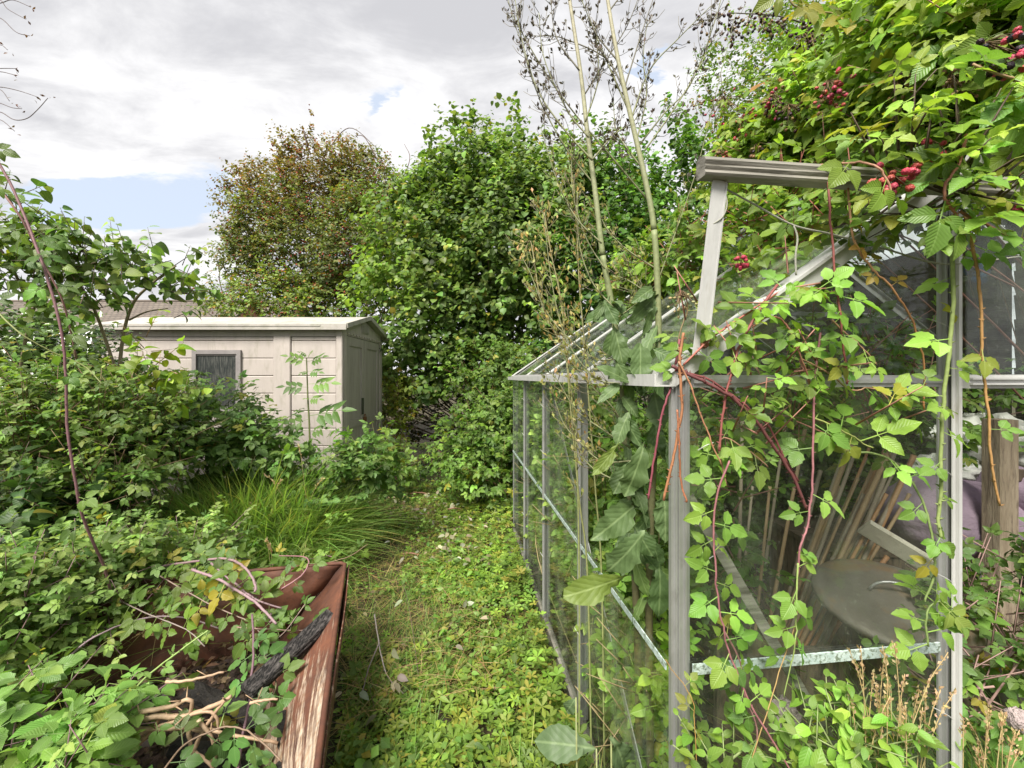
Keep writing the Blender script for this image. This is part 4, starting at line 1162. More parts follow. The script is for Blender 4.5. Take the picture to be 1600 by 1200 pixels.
# elder seedling in front of the shed
E = empty('elder_seedling', px(482, 860, 2.95), 'slim elder seedling standing alone in front of the shed wall', 'sapling')
st_ = smooth([px(484, 860, 2.95), px(484, 690, 2.95), px(481, 620, 2.95), px(479, 560, 2.95)], 8)
g = Geo(); g.tube(st_, .008, .004, 7, T=(.14, .16, .06)); g.build('stem', M_STEM, E)
g = Geo()
for (y0, sx, tx, ty, s) in ((655, -1, 440, 665, .12), (650, 1, 532, 638, .14), (675, 1, 505, 668, .09), (605, -1, 444, 602, .11), (600, 1, 516, 596, .11), (622, 1, 498, 622, .07), (622, -1, 476, 622, .05), (580, -1, 470, 583, .06), (580, 1, 498, 580, .07), (565, -1, 450, 555, .09), (565, 1, 502, 556, .08), (556, 1, 485, 549, .05), (556, -1, 470, 550, .05), (672, -1, 450, 672, .08)):
    a = px(482, y0, 2.95); b = px(tx, ty, 2.9)
    place(g, TM['pin'], a[None], nrm(b - a)[None], nrm(np.array([[0, -.7, .6]])), np.linalg.norm(b - a) / 1.25 * np.ones(1), tints(1, (.10, .21, .05), (.07, .15, .04)))
g.build('foliage', M_LEAFS, E)

# bare twigs of a tree just outside the frame, top left
B = empty('bare_tree', (-3.3, 2.3, 0), 'bare twigs of a tree reaching in from the upper left edge', 'tree')
g = Geo()
g.tube(smooth([(-3.3, 2.3, 0), (-3.25, 2.3, 1.2), (-3.3, 2.35, 2.4), (-3.2, 2.3, 3.6)], 8), .06, .03, 10, T=(.14, .11, .09))
g.build('trunk', M_BARK, B)
g = Geo(); tips = []
for k, pts in enumerate(([(0, 175), (22, 187), (42, 185), (58, 172), (75, 153)], [(0, 136), (30, 142), (60, 152)], [(0, 28), (25, 50), (46, 56)], [(0, 5), (20, 0), (48, 11)], [(-5, 160), (18, 168), (34, 170)], [(0, 70), (12, 78)], [(0, 107), (26, 107)], [(0, 112), (26, 118)], [(0, 187), (23, 205)], [(0, 140), (15, 158)], [(0, 0), (12, 14), (40, 30)])):
    Yt = 2.3
    P = smooth([np.array([-3.25, 2.3, 2.5 + .1 * k]), px(-60, pts[0][1] + 12, Yt), px(-25, pts[0][1] + 3, Yt)] + [px(a, b, Yt) for a, b in pts], 6)
    g.tube(P, .0034, .0016, 5, T=(.14, .11, .11)); tips.append(P[-1])
g.build('branch', M_STEM, B)
g = Geo(); tp = np.repeat(np.array(tips), 3, 0) + rnd(3 * len(tips)) * .012
place(g, TM['tiny'], tp, nrm(rnd(len(tp))), nrm(rnd(len(tp))), .022, tints(len(tp), (.16, .07, .05), (.10, .06, .04)))
g.build('bud', M_LEAFD, B)

# the hedge behind the viewer, which the greenhouse glass mirrors
bush('hedge', 'tall dark hedge on the near side of the garden, mirrored in the greenhouse glass', 'hedge',
     [(300 + 260 * k, 690, 190, 230, -4.6 - .2 * (k % 2), .6) for k in range(-3, 8)], TM['haw'], .11, 16000, (.08, .14, .03), (.05, .1, .025), K=8, tw=.3, sub=16, base=(0, -4.6, 0), stems=20, stem_r=.03, core=.4)

# ================================================================== BRAMBLES OVER THE GREENHOUSE
BA, BB = (.20, .34, .05), (.10, .21, .04)
over, oi = bush('bramble_bush', 'huge fruiting bramble draped over the greenhouse roof and door track at upper right', 'bramble',
     [(1560, 60, 90, 70, .95, .14), (1480, 40, 80, 60, 1.1, .16), (1500, 140, 90, 50, 1.0, .14), (1410, 110, 80, 60, 1.3, .18), (1390, 190, 80, 50, 1.25, .16), (1300, 200, 80, 50, 1.5, .18), (1330, 130, 60, 40, 1.55, .18), (1240, 240, 70, 38, 1.65, .18),
      (1590, 150, 60, 50, .9, .12), (1470, 215, 60, 30, 1.05, .12), (1340, 250, 90, 20, 1.2, .14), (1200, 215, 50, 30, 1.8, .15), (1560, 5, 90, 40, 1.0, .14), (1150, 270, 40, 16, 1.75, .12), (1420, 20, 50, 40, 1.4, .15)],
     TM['bram_hi'], .050, 6400, BA, BB, M_LEAF, K=4, tw=.16, sub=13, base=(3.2, 1.6, 0), stems=20, stem_r=.007, core=.22, stem_t=(.24, .12, .09), upw=.45, facing=.75, yellow=.07, ycol=(.30, .30, .04))
bush('bramble_bush', 'leafy bramble end bent over the middle of the door track', 'bramble',
     [(1430, 285, 70, 26, .75, .04), (1490, 280, 50, 40, .74, .04), (1400, 250, 60, 24, .78, .05), (1590, 240, 40, 20, .8, .05)],
     TM['bram_hi'], .040, 130, (.20, .34, .05), (.12, .24, .045), M_LEAF, K=3, tw=.09, sub=5, base=(.9, .8, 1.6), stems=0, core=.1, upw=.4, facing=.9, yellow=.06)
bush('bramble_bush', 'brambles creeping over the left slope of the greenhouse roof', 'bramble',
     [(1230, 330, 80, 30, 1.35, .12, LT), (1180, 370, 60, 30, 1.4, .12), (1290, 370, 50, 40, 1.15, .10), (1210, 410, 50, 30, 1.25, .10), (1150, 330, 40, 25, 1.6, .12), (1330, 340, 40, 25, 1.1, .08), (1060, 400, 40, 30, 1.9, .12), (1010, 440, 40, 30, 2.1, .12)],
     TM['bram_hi'], .044, 1300, (.15, .27, .04), (.09, .18, .035), M_LEAF, K=4, tw=.12, sub=9, base=(1.3, 1.7, 1.9), stems=10, stem_r=.0045, core=.1, stem_t=(.28, .10, .07), upw=.6, facing=.6, yellow=.08, ycol=(.30, .30, .04), zmin=1.3)
bush('bramble_bush', 'dense dark brambles lying on the far slope and beyond the greenhouse', 'bramble',
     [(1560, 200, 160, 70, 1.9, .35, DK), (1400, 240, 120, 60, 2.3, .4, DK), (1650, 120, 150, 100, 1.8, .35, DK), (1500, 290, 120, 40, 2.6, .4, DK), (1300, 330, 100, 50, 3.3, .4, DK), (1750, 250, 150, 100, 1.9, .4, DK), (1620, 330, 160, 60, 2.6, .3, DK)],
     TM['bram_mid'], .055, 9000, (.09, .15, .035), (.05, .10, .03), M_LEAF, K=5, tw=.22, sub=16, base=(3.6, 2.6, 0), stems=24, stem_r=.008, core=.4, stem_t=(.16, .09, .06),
     avoid=lambda P: (((P - GO) @ E1 < GW) & ((P - GO) @ E1 > 0) & ((P - GO) @ E2 > 0) & ((P - GO) @ E2 < GL) & (P[:, 2] < EV + .03 + SL * (RW - np.abs((P - GO) @ E1 - RW)))))
# berries
for (x, y, Yd, rp, n, cols, s, lab) in (
        (1400, 285, .72, 34, 15, [RED, PINK, RED], .0155, 'crimson blackberries hanging just over the door track'), (1560, 88, .70, 38, 15, [RED, RED, DARKB], .0155, 'large crimson and black berries at the right edge'),
        (1302, 140, 1.10, 24, 14, [PINK, RED], .014, 'pinkish red unripe berries'), (1470, 235, .72, 22, 4, [RED], .0155, 'three crimson berries above the hanging cane'), (1295, 160, 1.1, 22, 8, [PINK, BROWNB], .013, None),
        (1165, 195, 1.55, 22, 15, [RED, PINK], .015, None), (1127, 244, 1.6, 16, 12, [PINK, BROWNB], .014, None), (1185, 236, 1.5, 16, 8, [DARKB, BROWNB], .014, None), (1215, 158, 1.35, 24, 20, [RED, DARKB, BROWNB], .013, None),
        (1240, 178, 1.35, 24, 16, [DARKB, BROWNB], .013, None), (1412, 130, .95, 22, 16, [DARKB, BROWNB, BROWNB], .011, 'brown dried berries with a few black ones'), (1500, 132, .85, 30, 30, [BROWNB], .010, 'dry brown spent berry heads'),
        (1160, 405, .92, 12, 6, [RED], .0125, 'small bunch of red berries beside the track strut'), (1140, 175, 1.7, 40, 24, [BROWNB, BROWNB, RED], .012, None), (1360, 55, 1.2, 18, 8, [DARKB, RED], .013, None), (1590, 330, .75, 10, 3, [RED], .014, None),
        (1260, 60, 1.5, 24, 14, [DARKB], .015, None), (1400, 80, 1.1, 14, 7, [BROWNB], .012, None), (1092, 165, 1.75, 14, 8, [BROWNB], .012, None)):
    cluster(over, px(x, y, Yd), rp / F * Yd, n, cols, s, label=lab)
# dark fruiting sprays against the sky
d_ = shoot('bramble_spray', 'dark branch of ripe black berries seen against the sky at top', [px(1420, 120, 1.5), px(1330, 85, 1.55), px(1280, 50, 1.6), px(1225, 25, 1.6), px(1140, 20, 1.65)], .008, .003, (.08, .07, .05), step=0)
for k in range(15):
    t = k / 14; cluster(d_, px(1110 + 190 * t + rng.normal() * 10, 25 + 25 * t + 14 * rng.normal(), 1.6), .04, 7, [DARKB, DARKB, BROWNB], .015, lo=True)
shoot('bramble_spray', 'hanging yellowish leaves at the top edge left of the main bramble', [px(1235, -30, 1.1), px(1240, 10, 1.1), px(1300, 20, 1.1), px(1330, 40, 1.1)], .004, .003, (.25, .2, .08), lsize=.055, step=.035, ta=(.20, .24, .04), tb=(.11, .18, .03), yellow=.4)
shoot('bramble_spray', 'orange autumn leaves in front of the tall tree', [px(1290, 70, 1.7), px(1250, 110, 1.7), px(1215, 115, 1.7), px(1200, 140, 1.7)], .004, .003, (.25, .2, .08), lsize=.055, step=.05, ta=(.42, .17, .05), tb=(.36, .24, .05), yellow=.3)

HG = 'bramble canes hanging down the front of the greenhouse'
REDC, ORC, GRC, PNK = (.25, .075, .065), (.34, .15, .07), (.22, .30, .09), (.31, .13, .14)
YG = dict(ta=(.17, .33, .06), tb=(.10, .22, .045))
shoot('bramble_cane', 'red prickly cane crossing the corner of the gable diagonally', [px(1215, 445, .80), px(1180, 493, .78), px(1155, 545, .77), px(1137, 597, .76), px(1130, 650, .76), px(1124, 705, .76)], .0045, .0035, REDC, step=0, prick=44, group=HG)
shoot('bramble_cane', 'thick dark red cane sweeping down right from the corner post', [px(1050, 572, .76), px(1080, 585, .76), px(1119, 600, .76), px(1160, 632, .77), px(1203, 688, .78), px(1235, 740, .78), px(1261, 797, .78)], .0055, .0045, (.15, .05, .05), step=0, prick=50, group=HG)
shoot('bramble_cane', 'second dark red cane alongside the sweeping one', [px(1055, 578, .77), px(1100, 592, .775), px(1150, 625, .78), px(1200, 668, .79), px(1222, 712, .79), px(1248, 752, .79)], .004, .003, (.20, .06, .06), step=0, prick=26, group=HG)
shoot('bramble_cane', 'orange cane hanging along the left of the corner post', [px(1068, 520, .75), px(1060, 570, .75), px(1058, 640, .75), px(1048, 710, .75), px(1037, 782, .75)], .0045, .004, ORC, step=0, prick=30, group=HG)
shoot('bramble_cane', 'thin orange cane slanting right from the corner post', [px(1060, 565, .745), px(1085, 610, .745), px(1110, 670, .75), px(1127, 727, .75)], .003, .002, (.45, .22, .12), step=0, prick=12, group=HG)
shoot('bramble_cane', 'crimson cane left of the corner post among lettuce leaves', [px(1062, 530, .80), px(1050, 600, .80), px(1032, 650, .80), px(1020, 720, .80), px(1013, 780, .80)], .004, .0035, (.24, .06, .08), step=0, prick=20, group=HG)
shoot('bramble_cane', 'orange dead cane hanging beside the corner post', [px(1058, 640, .745), px(1063, 700, .745), px(1070, 750, .75), px(1073, 785, .75)], .003, .003, (.36, .14, .07), step=0, prick=14, group=HG)
shoot('bramble_cane', 'leafy trailing cane right of the corner post with small paired leaves', [px(1140, 720, .75), px(1118, 780, .75), px(1116, 850, .75), px(1119, 912, .75), px(1131, 969, .75), px(1147, 1034, .75), px(1175, 1100, .74), px(1210, 1160, .73), px(1250, 1230, .72)], .0032, .0026, PNK, lsize=.033, step=.036, prick=20, group=HG, leafn=1, **YG)
shoot('bramble_cane', 'leafy side cane below the glass seam with darker leaves', [px(1131, 985, .76), px(1160, 1040, .76), px(1165, 1090, .76), px(1185, 1150, .75), px(1170, 1210, .75)], .0028, .002, (.30, .16, .15), lsize=.042, step=.05, group=HG, ta=(.09, .19, .05), tb=(.06, .14, .04))
shoot('bramble_cane', 'red cane dropping past the upper gable pane', [px(1292, 260, .78), px(1297, 340, .77), px(1301, 427, .77), px(1304, 507, .77), px(1316, 570, .77), px(1324, 600, .77)], .0035, .003, REDC, lsize=.042, step=.06, t0=.55, prick=26, group=HG, **YG)
shoot('bramble_cane', 'cane with shrivelled brown leaves hanging to the door post', [px(1325, 290, .80), px(1332, 370, .79), px(1352, 410, .79), px(1385, 455, .78), px(1420, 510, .78), px(1437, 570, .78), px(1444, 640, .78)], .0035, .0025, (.42, .24, .13), ct1=(.45, .2, .08), lsize=.026, step=.05, t0=.15, t1=.55, ta=(.36, .17, .04), tb=(.28, .20, .04), yellow=.5, prick=30, group=HG)
shoot('bramble_cane', 'thick green cane beside the door post', [px(1487, 370, .74), px(1489, 450, .74), px(1487, 540, .74), px(1483, 640, .74), px(1478, 740, .74), px(1471, 810, .74), px(1470, 840, .74)], .0055, .004, (.26, .33, .11), lsize=.038, step=.075, prick=44, group=HG, **YG)
shoot('bramble_cane', 'orange cane hanging in the doorway', [px(1508, 335, .72), px(1522, 400, .72), px(1532, 470, .72), px(1538, 560, .72), px(1543, 640, .72), px(1550, 720, .72), px(1562, 790, .72)], .0042, .003, (.42, .24, .09), lsize=.035, step=.22, prick=44, group=HG, **YG)
shoot('bramble_cane', 'pink cane down the middle of the gable glass', [px(1282, 520, .79), px(1273, 600, .78), px(1267, 731, .77), px(1262, 800, .77), px(1250, 850, .76), px(1247, 900, .76)], .0036, .003, PNK, lsize=.038, step=.09, prick=30, group=HG, **YG)
shoot('bramble_cane', 'green leafy tip of a cane hanging in front of the glass seam', [px(1247, 880, .755), px(1243, 940, .75), px(1238, 980, .75), px(1231, 1030, .75), px(1225, 1090, .75)], .0028, .0015, (.30, .40, .12), lsize=.034, step=.045, group=HG, **YG)
shoot('bramble_cane', 'pinkish looping cane over the rake', [px(1175, 512, .78), px(1200, 495, .77), px(1225, 500, .77), px(1243, 525, .77), px(1256, 560, .77), px(1266, 600, .78)], .0028, .0025, (.40, .18, .12), lsize=.04, step=.09, prick=18, group=HG, **YG)
shoot('bramble_cane', 'leafy cane climbing the rake above the corner post', [px(1068, 570, .765), px(1110, 530, .77), px(1150, 500, .78), px(1195, 470, .80), px(1240, 440, .84), px(1290, 400, .9)], .0035, .003, (.36, .12, .09), lsize=.04, step=.045, prick=30, group=HG, ta=(.14, .27, .04), tb=(.08, .18, .035))
shoot('bramble_cane', 'cane with pale flower buds left of the track strut', [px(1060, 590, .80), px(1062, 530, .80), px(1078, 490, .80), px(1072, 465, .80)], .003, .002, (.2, .15, .07), lsize=.03, step=.05, group=HG, **YG)
cluster(bpy.data.objects['bramble_cane'], px(1068, 475, .80), .03, 12, [GREENB], .0075, lo=True)
shoot('bramble_cane', 'bright cluster of leaves in the centre of the gable', [px(1262, 650, .79), px(1300, 665, .78), px(1340, 690, .78), px(1365, 700, .78)], .0028, .002, (.30, .34, .10), lsize=.045, step=.035, group=HG, **YG)
shoot('bramble_cane', 'leafy cane across the lower half of the gable pane', [px(1135, 760, .78), px(1125, 700, .78), px(1140, 680, .78), px(1175, 700, .78), px(1200, 730, .78)], .0028, .002, (.34, .2, .12), lsize=.036, step=.03, group=HG, **YG)
shoot('bramble_cane', 'leaf sprays at the top of the gable pane', [px(1300, 500, .77), px(1320, 520, .77), px(1350, 545, .77), px(1370, 570, .77)], .0028, .002, (.34, .2, .12), lsize=.042, step=.03, group=HG, **YG)
shoot('bramble_cane', 'leaf spray below the mid rail of the gable', [px(1250, 560, .78), px(1290, 580, .78), px(1330, 610, .78), px(1370, 610, .78), px(1400, 640, .78)], .0028, .002, (.34, .2, .12), lsize=.04, step=.035, group=HG, **YG)
shoot('bramble_cane', 'green arching cane passing down the door post', [px(1318, 708, .80), px(1360, 708, .79), px(1395, 728, .78), px(1430, 780, .77), px(1448, 850, .76), px(1452, 900, .76), px(1445, 940, .76)], .0036, .003, (.22, .30, .10), lsize=.038, step=.07, prick=20, group=HG, **YG)
shoot('bramble_cane', 'tuft of leaves on the lower door post', [px(1450, 1010, .76), px(1448, 960, .76), px(1470, 940, .76), px(1500, 960, .76)], .003, .002, (.2, .28, .09), lsize=.046, step=.025, group=HG, **YG)
shoot('bramble_cane', 'big ribbed leaves hanging over the door track', [px(1510, 210, .70), px(1500, 260, .70), px(1480, 300, .70), px(1505, 340, .70), px(1510, 370, .70)], .0045, .003, (.40, .16, .12), lsize=.052, step=.022, prick=10, group=HG, ta=(.17, .31, .06), tb=(.10, .21, .045))
shoot('bramble_cane', 'leafy cane at the right edge below the track', [px(1500, 330, .71), px(1540, 352, .71), px(1580, 370, .71), px(1630, 380, .71)], .004, .003, (.38, .16, .13), lsize=.05, step=.025, group=HG, ta=(.16, .29, .05), tb=(.09, .2, .04))
shoot('bramble_cane', 'cane with ribbed leaves crossing the track near the berries', [px(1280, 258, .78), px(1330, 255, .74), px(1360, 262, .72), px(1385, 290, .71), px(1392, 320, .71)], .0035, .0028, (.42, .22, .14), lsize=.042, step=.045, group=HG, ta=(.17, .31, .05), tb=(.10, .21, .04))
shoot('bramble_cane', 'leafy shoot with berries at the top right corner', [px(1640, 180, .68), px(1600, 130, .68), px(1560, 120, .68), px(1520, 100, .7)], .0045, .003, (.3, .2, .1), lsize=.06, step=.028, group=HG, ta=(.14, .27, .05), tb=(.08, .19, .04))
shoot('bramble_cane', 'thin twining yellow stem in front of the gable base', [px(1090, 1220, .73), px(1085, 1130, .73), px(1078, 1090, .73), px(1050, 1050, .74), px(1040, 1030, .75)], .0012, .001, (.45, .26, .08), lsize=.02, step=.07, group=HG, ta=(.30, .30, .06), tb=(.2, .26, .05))
shoot('bramble_cane', 'straw coloured stem slanting in front of the lower gable', [px(1165, 1215, .74), px(1195, 1130, .74), px(1235, 1010, .75), px(1250, 940, .76)], .0018, .0012, (.45, .30, .12), step=0, group=HG)

bush('bramble_bush', 'leafy brambles pressed against the inside of the gable glass', 'bramble',
     [(1300, 560, 90, 40, 1.02, .08), (1180, 640, 70, 50, 1.02, .08), (1360, 620, 60, 30, 1.05, .06), (1140, 760, 50, 60, 1.0, .06, MDK), (1400, 590, 60, 30, 1.1, .08)],
     TM['bram_hi'], .034, 420, (.14, .26, .05), (.08, .17, .04), M_LEAF, K=4, tw=.12, sub=9, base=(.75, 1.1, 0), stems=0, stem_r=.003, core=.1, stem_t=(.3, .15, .12), upw=.6, facing=.7, avoid=lambda P: ((P - GO) @ E2 < .05))
bush('bramble_bush', 'loose bright bramble leaves hanging outside the upper gable glass', 'bramble',
     [(1130, 470, 50, 40, .80, .02), (1180, 560, 60, 40, .80, .02), (1300, 540, 70, 40, .79, .02), (1250, 440, 60, 40, .82, .02), (1170, 660, 50, 40, .79, .02), (1340, 660, 60, 40, .79, .02)],
     TM['tri_hi'], .032, 84, (.17, .32, .055), (.10, .21, .04), M_LEAF, K=3, tw=.08, sub=6, base=(.62, .8, .0), stems=0, stem_r=.002, core=.1, stem_t=(.34, .16, .12), upw=.5, facing=.9, avoid=lambda P: ((P - GO) @ E2 > -.035))

# rope
ROP = simple('rope', (.34, .34, .28), (.45, .45, .38), 300, .8, bump=.6)
g = Geo()
g.tube(smooth([px(1128, 292, .79), px(1180, 320, .80), px(1240, 352, .80), px(1300, 366, .81), px(1380, 388, .83), px(1462, 411, .82), px(1520, 410, .84), px(1600, 400, .88)], 8), .0018, .0018, 6)
g.tube(smooth([px(1240, 352, .80), px(1246, 372, .80), px(1243, 400, .80), px(1244, 430, .80)], 6), .0018, .0018, 6)
g.tube(smooth([px(1130, 292, .775), px(1136, 318, .77), px(1128, 340, .77), px(1105, 355, .77)], 6), .0014, .0012, 6)
props(g.build('rope', ROP), 'thin pale cord strung from the door track across the gable', 'rope')

# ================================================================== TALL WILD LETTUCE
LA, LB = (.10, .185, .06), (.065, .135, .05)


def lett_leaf(base, tip, wd, roll=0., T=None, seed=0, face=(0, -1, .2), droop=.12):
    base = np.array(base); tip = np.array(tip); d = tip - base; L_ = np.linalg.norm(d)
    t = leaf(14, wd / L_, 'obov' if seed % 3 else 'ovate', .22, droop * 1.6, .045, .05, seed)
    n = nrm(np.array(face, float) + np.array([roll, 0, 0]))
    return t, base, d / L_, n, L_, T


def lettuce(name, label, stem, leaves_, seed, branches):
    L_ = empty(name, stem[0], label, 'weed')
    P = smooth(stem, 10)
    n = len(P); half = n // 2
    g = Geo(); g.tube(P[:half + 1], .0100, .0072, 9, T=(.13, .10, .05), T1=(.24, .28, .13)); g.tube(P[half:], .0072, .0034, 9, T=(.24, .28, .13), T1=(.48, .43, .32))
    g.build('stem', M_STEM, L_)
    g = Geo()
    for k, (b, t, wd, Yd, col) in enumerate(leaves_):
        tm, bs, d, nn, ln, _ = lett_leaf(px(*b, Yd), px(*t, Yd - .03), .8 * wd / F * Yd, rng.normal() * .5, seed=seed + k, face=(rng.normal() * .3, -1, .35))
        place(g, [tm], bs[None], d[None], nn[None], ln, np.array(col)[None])
    for q in range(44):
        f = rng.uniform(.14, .56)
        b0 = P[int(f * (len(P) - 1))]
        if b0[2] > 1.45 or b0[2] < .45: continue
        sd = nrm(np.array([rng.normal(), -abs(rng.normal()) * .7 - .2, 0])); tp = b0 + sd * rng.uniform(.03, .09) - UP * rng.uniform(.0, .11)
        tm, bs, d, nn, ln, _ = lett_leaf(b0, tp, rng.uniform(.018, .045), rng.normal() * .6, seed=seed + 60 + q, face=(rng.normal() * .5, -1, .5))
        place(g, [tm], bs[None], d[None], nn[None], ln, np.array([c1, c2, c3, (.15, .24, .06)])[rng.integers(4)][None])
    g.build('foliage', M_LETT, L_)
    gb = Geo(); gl = Geo(); heads = []
    for (pts, r) in branches:
        Q_ = smooth(pts, 7); r = r * .62; gb.tube(Q_, r, r * .4, 5, T=(.20, .21, .10) if Q_[0][2] < 1.9 else (.14, .13, .09))
        heads.append(Q_)
        # side twigs with seed heads
        m_ = len(Q_)
        for i_ in range(2, m_):
            for _ in range(2):
                if rng.random() < .42: continue
                a = Q_[i_]; tg = nrm(Q_[i_] - Q_[i_ - 1]); sd = nrm(np.cross(tg, rng.normal(size=3)))
                ln = rng.uniform(.02, .075)
                b = a + nrm(tg * .8 + sd * .8 + UP * .3) * ln
                gb.tube([a, (a + b) / 2 + sd * .006, b], .0008, .0006, 3, T=(.16, .14, .09))
                hn = rng.integers(1, 4)
                hp = np.array([a + (b - a) * f for f in rng.uniform(.4, 1, hn)])
                hi = a[2] > 1.75
                place(gl, TM['tiny'], np.repeat(hp, 2, 0), nrm(np.repeat(np.array([tg]), hn * 2, 0) + rnd(hn * 2) * .5 + UP * .3), nrm(rnd(hn * 2)), rng.uniform(.008, .015, hn * 2), tints(hn * 2, (.10, .08, .055) if hi else (.20, .24, .10), (.06, .05, .04) if hi else (.14, .17, .06), .2))
    gb.build('branch', M_STEM, L_); gl.build('seed_head', M_LEAFD, L_)
    return L_


def br(pts, Yd, r=.0035): return ([px(a, b, Yd + .02 * i) for i, (a, b) in enumerate(pts)], r)


YL = 1.02
c1, c2, c3, cyel = (.13, .20, .08), (.115, .18, .065), (.095, .16, .055), (.16, .22, .04)
lettuce('wild_lettuce', 'tallest gone to seed wild lettuce stem, right one of the pair', [px(1018, 1330, YL + .05), px(1014, 1000, YL), px(1018, 780, YL), px(1028, 600, YL), px(1028, 470, YL), px(1022, 360, YL), px(1008, 280, YL), px(985, 180, YL), px(965, 90, YL), px(948, -10, YL), px(940, -80, YL)],
        [((1000, 535), (1003, 605), 44, .90, c1), ((1022, 608), (1030, 668), 46, .90, c1), ((1008, 688), (985, 778), 52, .88, c2), ((1036, 768), (1046, 852), 48, .84, c1), ((1008, 828), (957, 900), 62, .86, c1), ((984, 898), (882, 938), 52, .86, cyel), ((990, 790), (928, 846), 56, .90, c2),
         ((1030, 880), (1036, 968), 50, .95, c3), ((990, 600), (940, 570), 26, .92, c2), ((1040, 455), (1065, 480), 22, .95, c3), ((1020, 545), (1052, 560), 30, .92, c3), ((970, 690), (930, 742), 26, .88, cyel), ((1012, 560), (970, 595), 30, .95, c2), ((1040, 690), (1070, 740), 40, .90, c3), ((1008, 740), (950, 725), 30, .97, c3),
         ((1020, 450), (990, 470), 26, 1.0, c2), ((1030, 640), (1075, 640), 30, .92, c2), ((1000, 860), (1040, 900), 30, .98, c3), ((1030, 400), (1060, 420), 20, 1.0, c2)], 3,
        [br([(1008, 235), (1060, 160), (1100, 90), (1112, 40)], YL), br([(1000, 225), (1040, 175), (1080, 130), (1118, 30), (1130, -20)], YL + .05), br([(1010, 310), (960, 250), (900, 180), (850, 110), (800, 20), (795, -20)], YL + .04, .004), br([(985, 190), (1015, 110), (1060, 60), (1110, 10)], YL), br([(975, 140), (1000, 60), (1020, 0)], YL),
         br([(965, 95), (930, 50), (915, 0)], YL), br([(1028, 440), (1060, 350), (1090, 260), (1120, 140), (1150, 20)], YL + .1, .0028), br([(950, 20), (980, -20)], YL), br([(985, 180), (950, 100), (925, 40), (905, -10)], YL), br([(975, 140), (945, 90), (880, 60), (850, 55)], YL), br([(995, 220), (1010, 150), (1005, 90), (1012, 30)], YL),
         br([(1025, 420), (980, 390), (950, 360), (935, 330)], YL), br([(1028, 470), (985, 440), (960, 430)], YL), br([(1005, 265), (975, 225), (962, 200), (958, 150)], YL)])
lettuce('wild_lettuce', 'slimmer seeding wild lettuce stem, left one of the pair', [px(1000, 1330, YL + .08), px(996, 1000, YL + .03), px(985, 780, YL + .03), px(972, 600, YL + .03), px(958, 490, YL + .03), px(942, 400, YL + .03), px(930, 300, YL + .03), px(918, 210, YL + .03), px(908, 120, YL + .03), px(890, 0, YL + .03), px(880, -70, YL + .03)],
        [((958, 505), (975, 570), 34, .95, c2), ((945, 470), (962, 505), 26, .95, c3), ((975, 650), (1000, 700), 30, .93, c3), ((985, 640), (960, 690), 34, .93, c2), ((985, 720), (960, 770), 38, .92, c2), ((968, 600), (935, 625), 22, .92, c1), ((960, 560), (985, 600), 28, .94, c2), ((990, 820), (1020, 870), 40, .95, c3), ((972, 620), (1000, 650), 26, .95, c2)], 40,
        [br([(925, 250), (880, 200), (840, 140), (815, 60), (805, 0)], YL, .004), br([(920, 215), (885, 170), (850, 90), (842, 20)], YL), br([(912, 150), (950, 90), (980, 40), (1000, -10)], YL + .05), br([(905, 110), (870, 60), (860, 0)], YL), br([(930, 290), (890, 240), (855, 180), (830, 120), (812, 60), (798, 20)], YL + .03), br([(915, 190), (935, 120), (930, 40)], YL),
         br([(940, 380), (900, 340), (870, 280), (845, 200)], YL - .02), br([(925, 250), (960, 210), (990, 190), (1010, 150)], YL), br([(945, 420), (915, 370), (895, 300), (893, 230)], YL), br([(958, 480), (925, 440), (905, 380), (902, 300)], YL - .02),
         br([(970, 560), (930, 560), (880, 520), (850, 480), (830, 430), (815, 400)], YL - .04), br([(975, 600), (930, 590), (885, 530), (862, 440), (850, 340), (845, 330)], YL - .06, .003), br([(890, 0), (860, -30)], YL), br([(960, 500), (1000, 470), (1030, 440)], YL),
         br([(985, 700), (940, 670), (900, 640), (868, 590), (850, 580)], YL - .06), br([(990, 720), (940, 720), (905, 690), (880, 660), (862, 610)], YL - .08), br([(985, 690), (960, 640), (920, 600), (880, 560)], YL - .05), br([(985, 760), (940, 740), (915, 720), (900, 690)], YL - .09)])
# thin flowering weeds left of the pair
WG = 'thin flowering lettuce stalks beside the greenhouse wall'
for k, (pts, Yd, lab) in enumerate((([(905, 1150), (905, 900), (900, 700), (885, 560), (868, 520), (845, 470), (830, 380), (822, 390)], 1.2, 'thin flowering stalk leaning furthest left'),
                                     ([(925, 1150), (918, 900), (905, 780), (890, 620), (878, 480), (862, 400), (850, 330)], 1.2, 'thin flowering stalk with pink buds in front of the far panes'),
                                     ([(945, 1150), (940, 900), (930, 760), (915, 560), (905, 440), (900, 330), (893, 260)], 1.2, 'upright pale flowering stalk nearest the tall pair'))):
    base_w = px(*pts[0], Yd); base_w[2] = .02
    P = smooth([base_w] + [px(a, b, Yd) for a, b in pts[1:]], 7)
    L_ = empty('flower_stalk', base_w, lab, 'weed', WG)
    g = Geo(); g.tube(P, .003, .0016, 6, T=(.24, .28, .10), T1=(.34, .30, .16)); gl = Geo()
    for i_ in range(14, len(P)):
        for _ in range(2):
            tg = nrm(P[i_] - P[i_ - 1]); sd = nrm(rng.normal(size=3)); b = P[i_] + nrm(tg + sd) * rng.uniform(.02, .08)
            g.tube([P[i_], b], .001, .0008, 3, T=(.28, .26, .10))
            place(gl, TM['tiny'], np.array([b, (b + P[i_]) / 2]), nrm(np.array([tg, tg]) + rnd(2) * .3), nrm(rnd(2)), rng.uniform(.012, .02, 2), tints(2, (.24, .32, .10), (.40, .26, .14), .2))
    g.build('stem', M_STEM, L_); gl.build('flower_bud', M_LEAFD, L_)

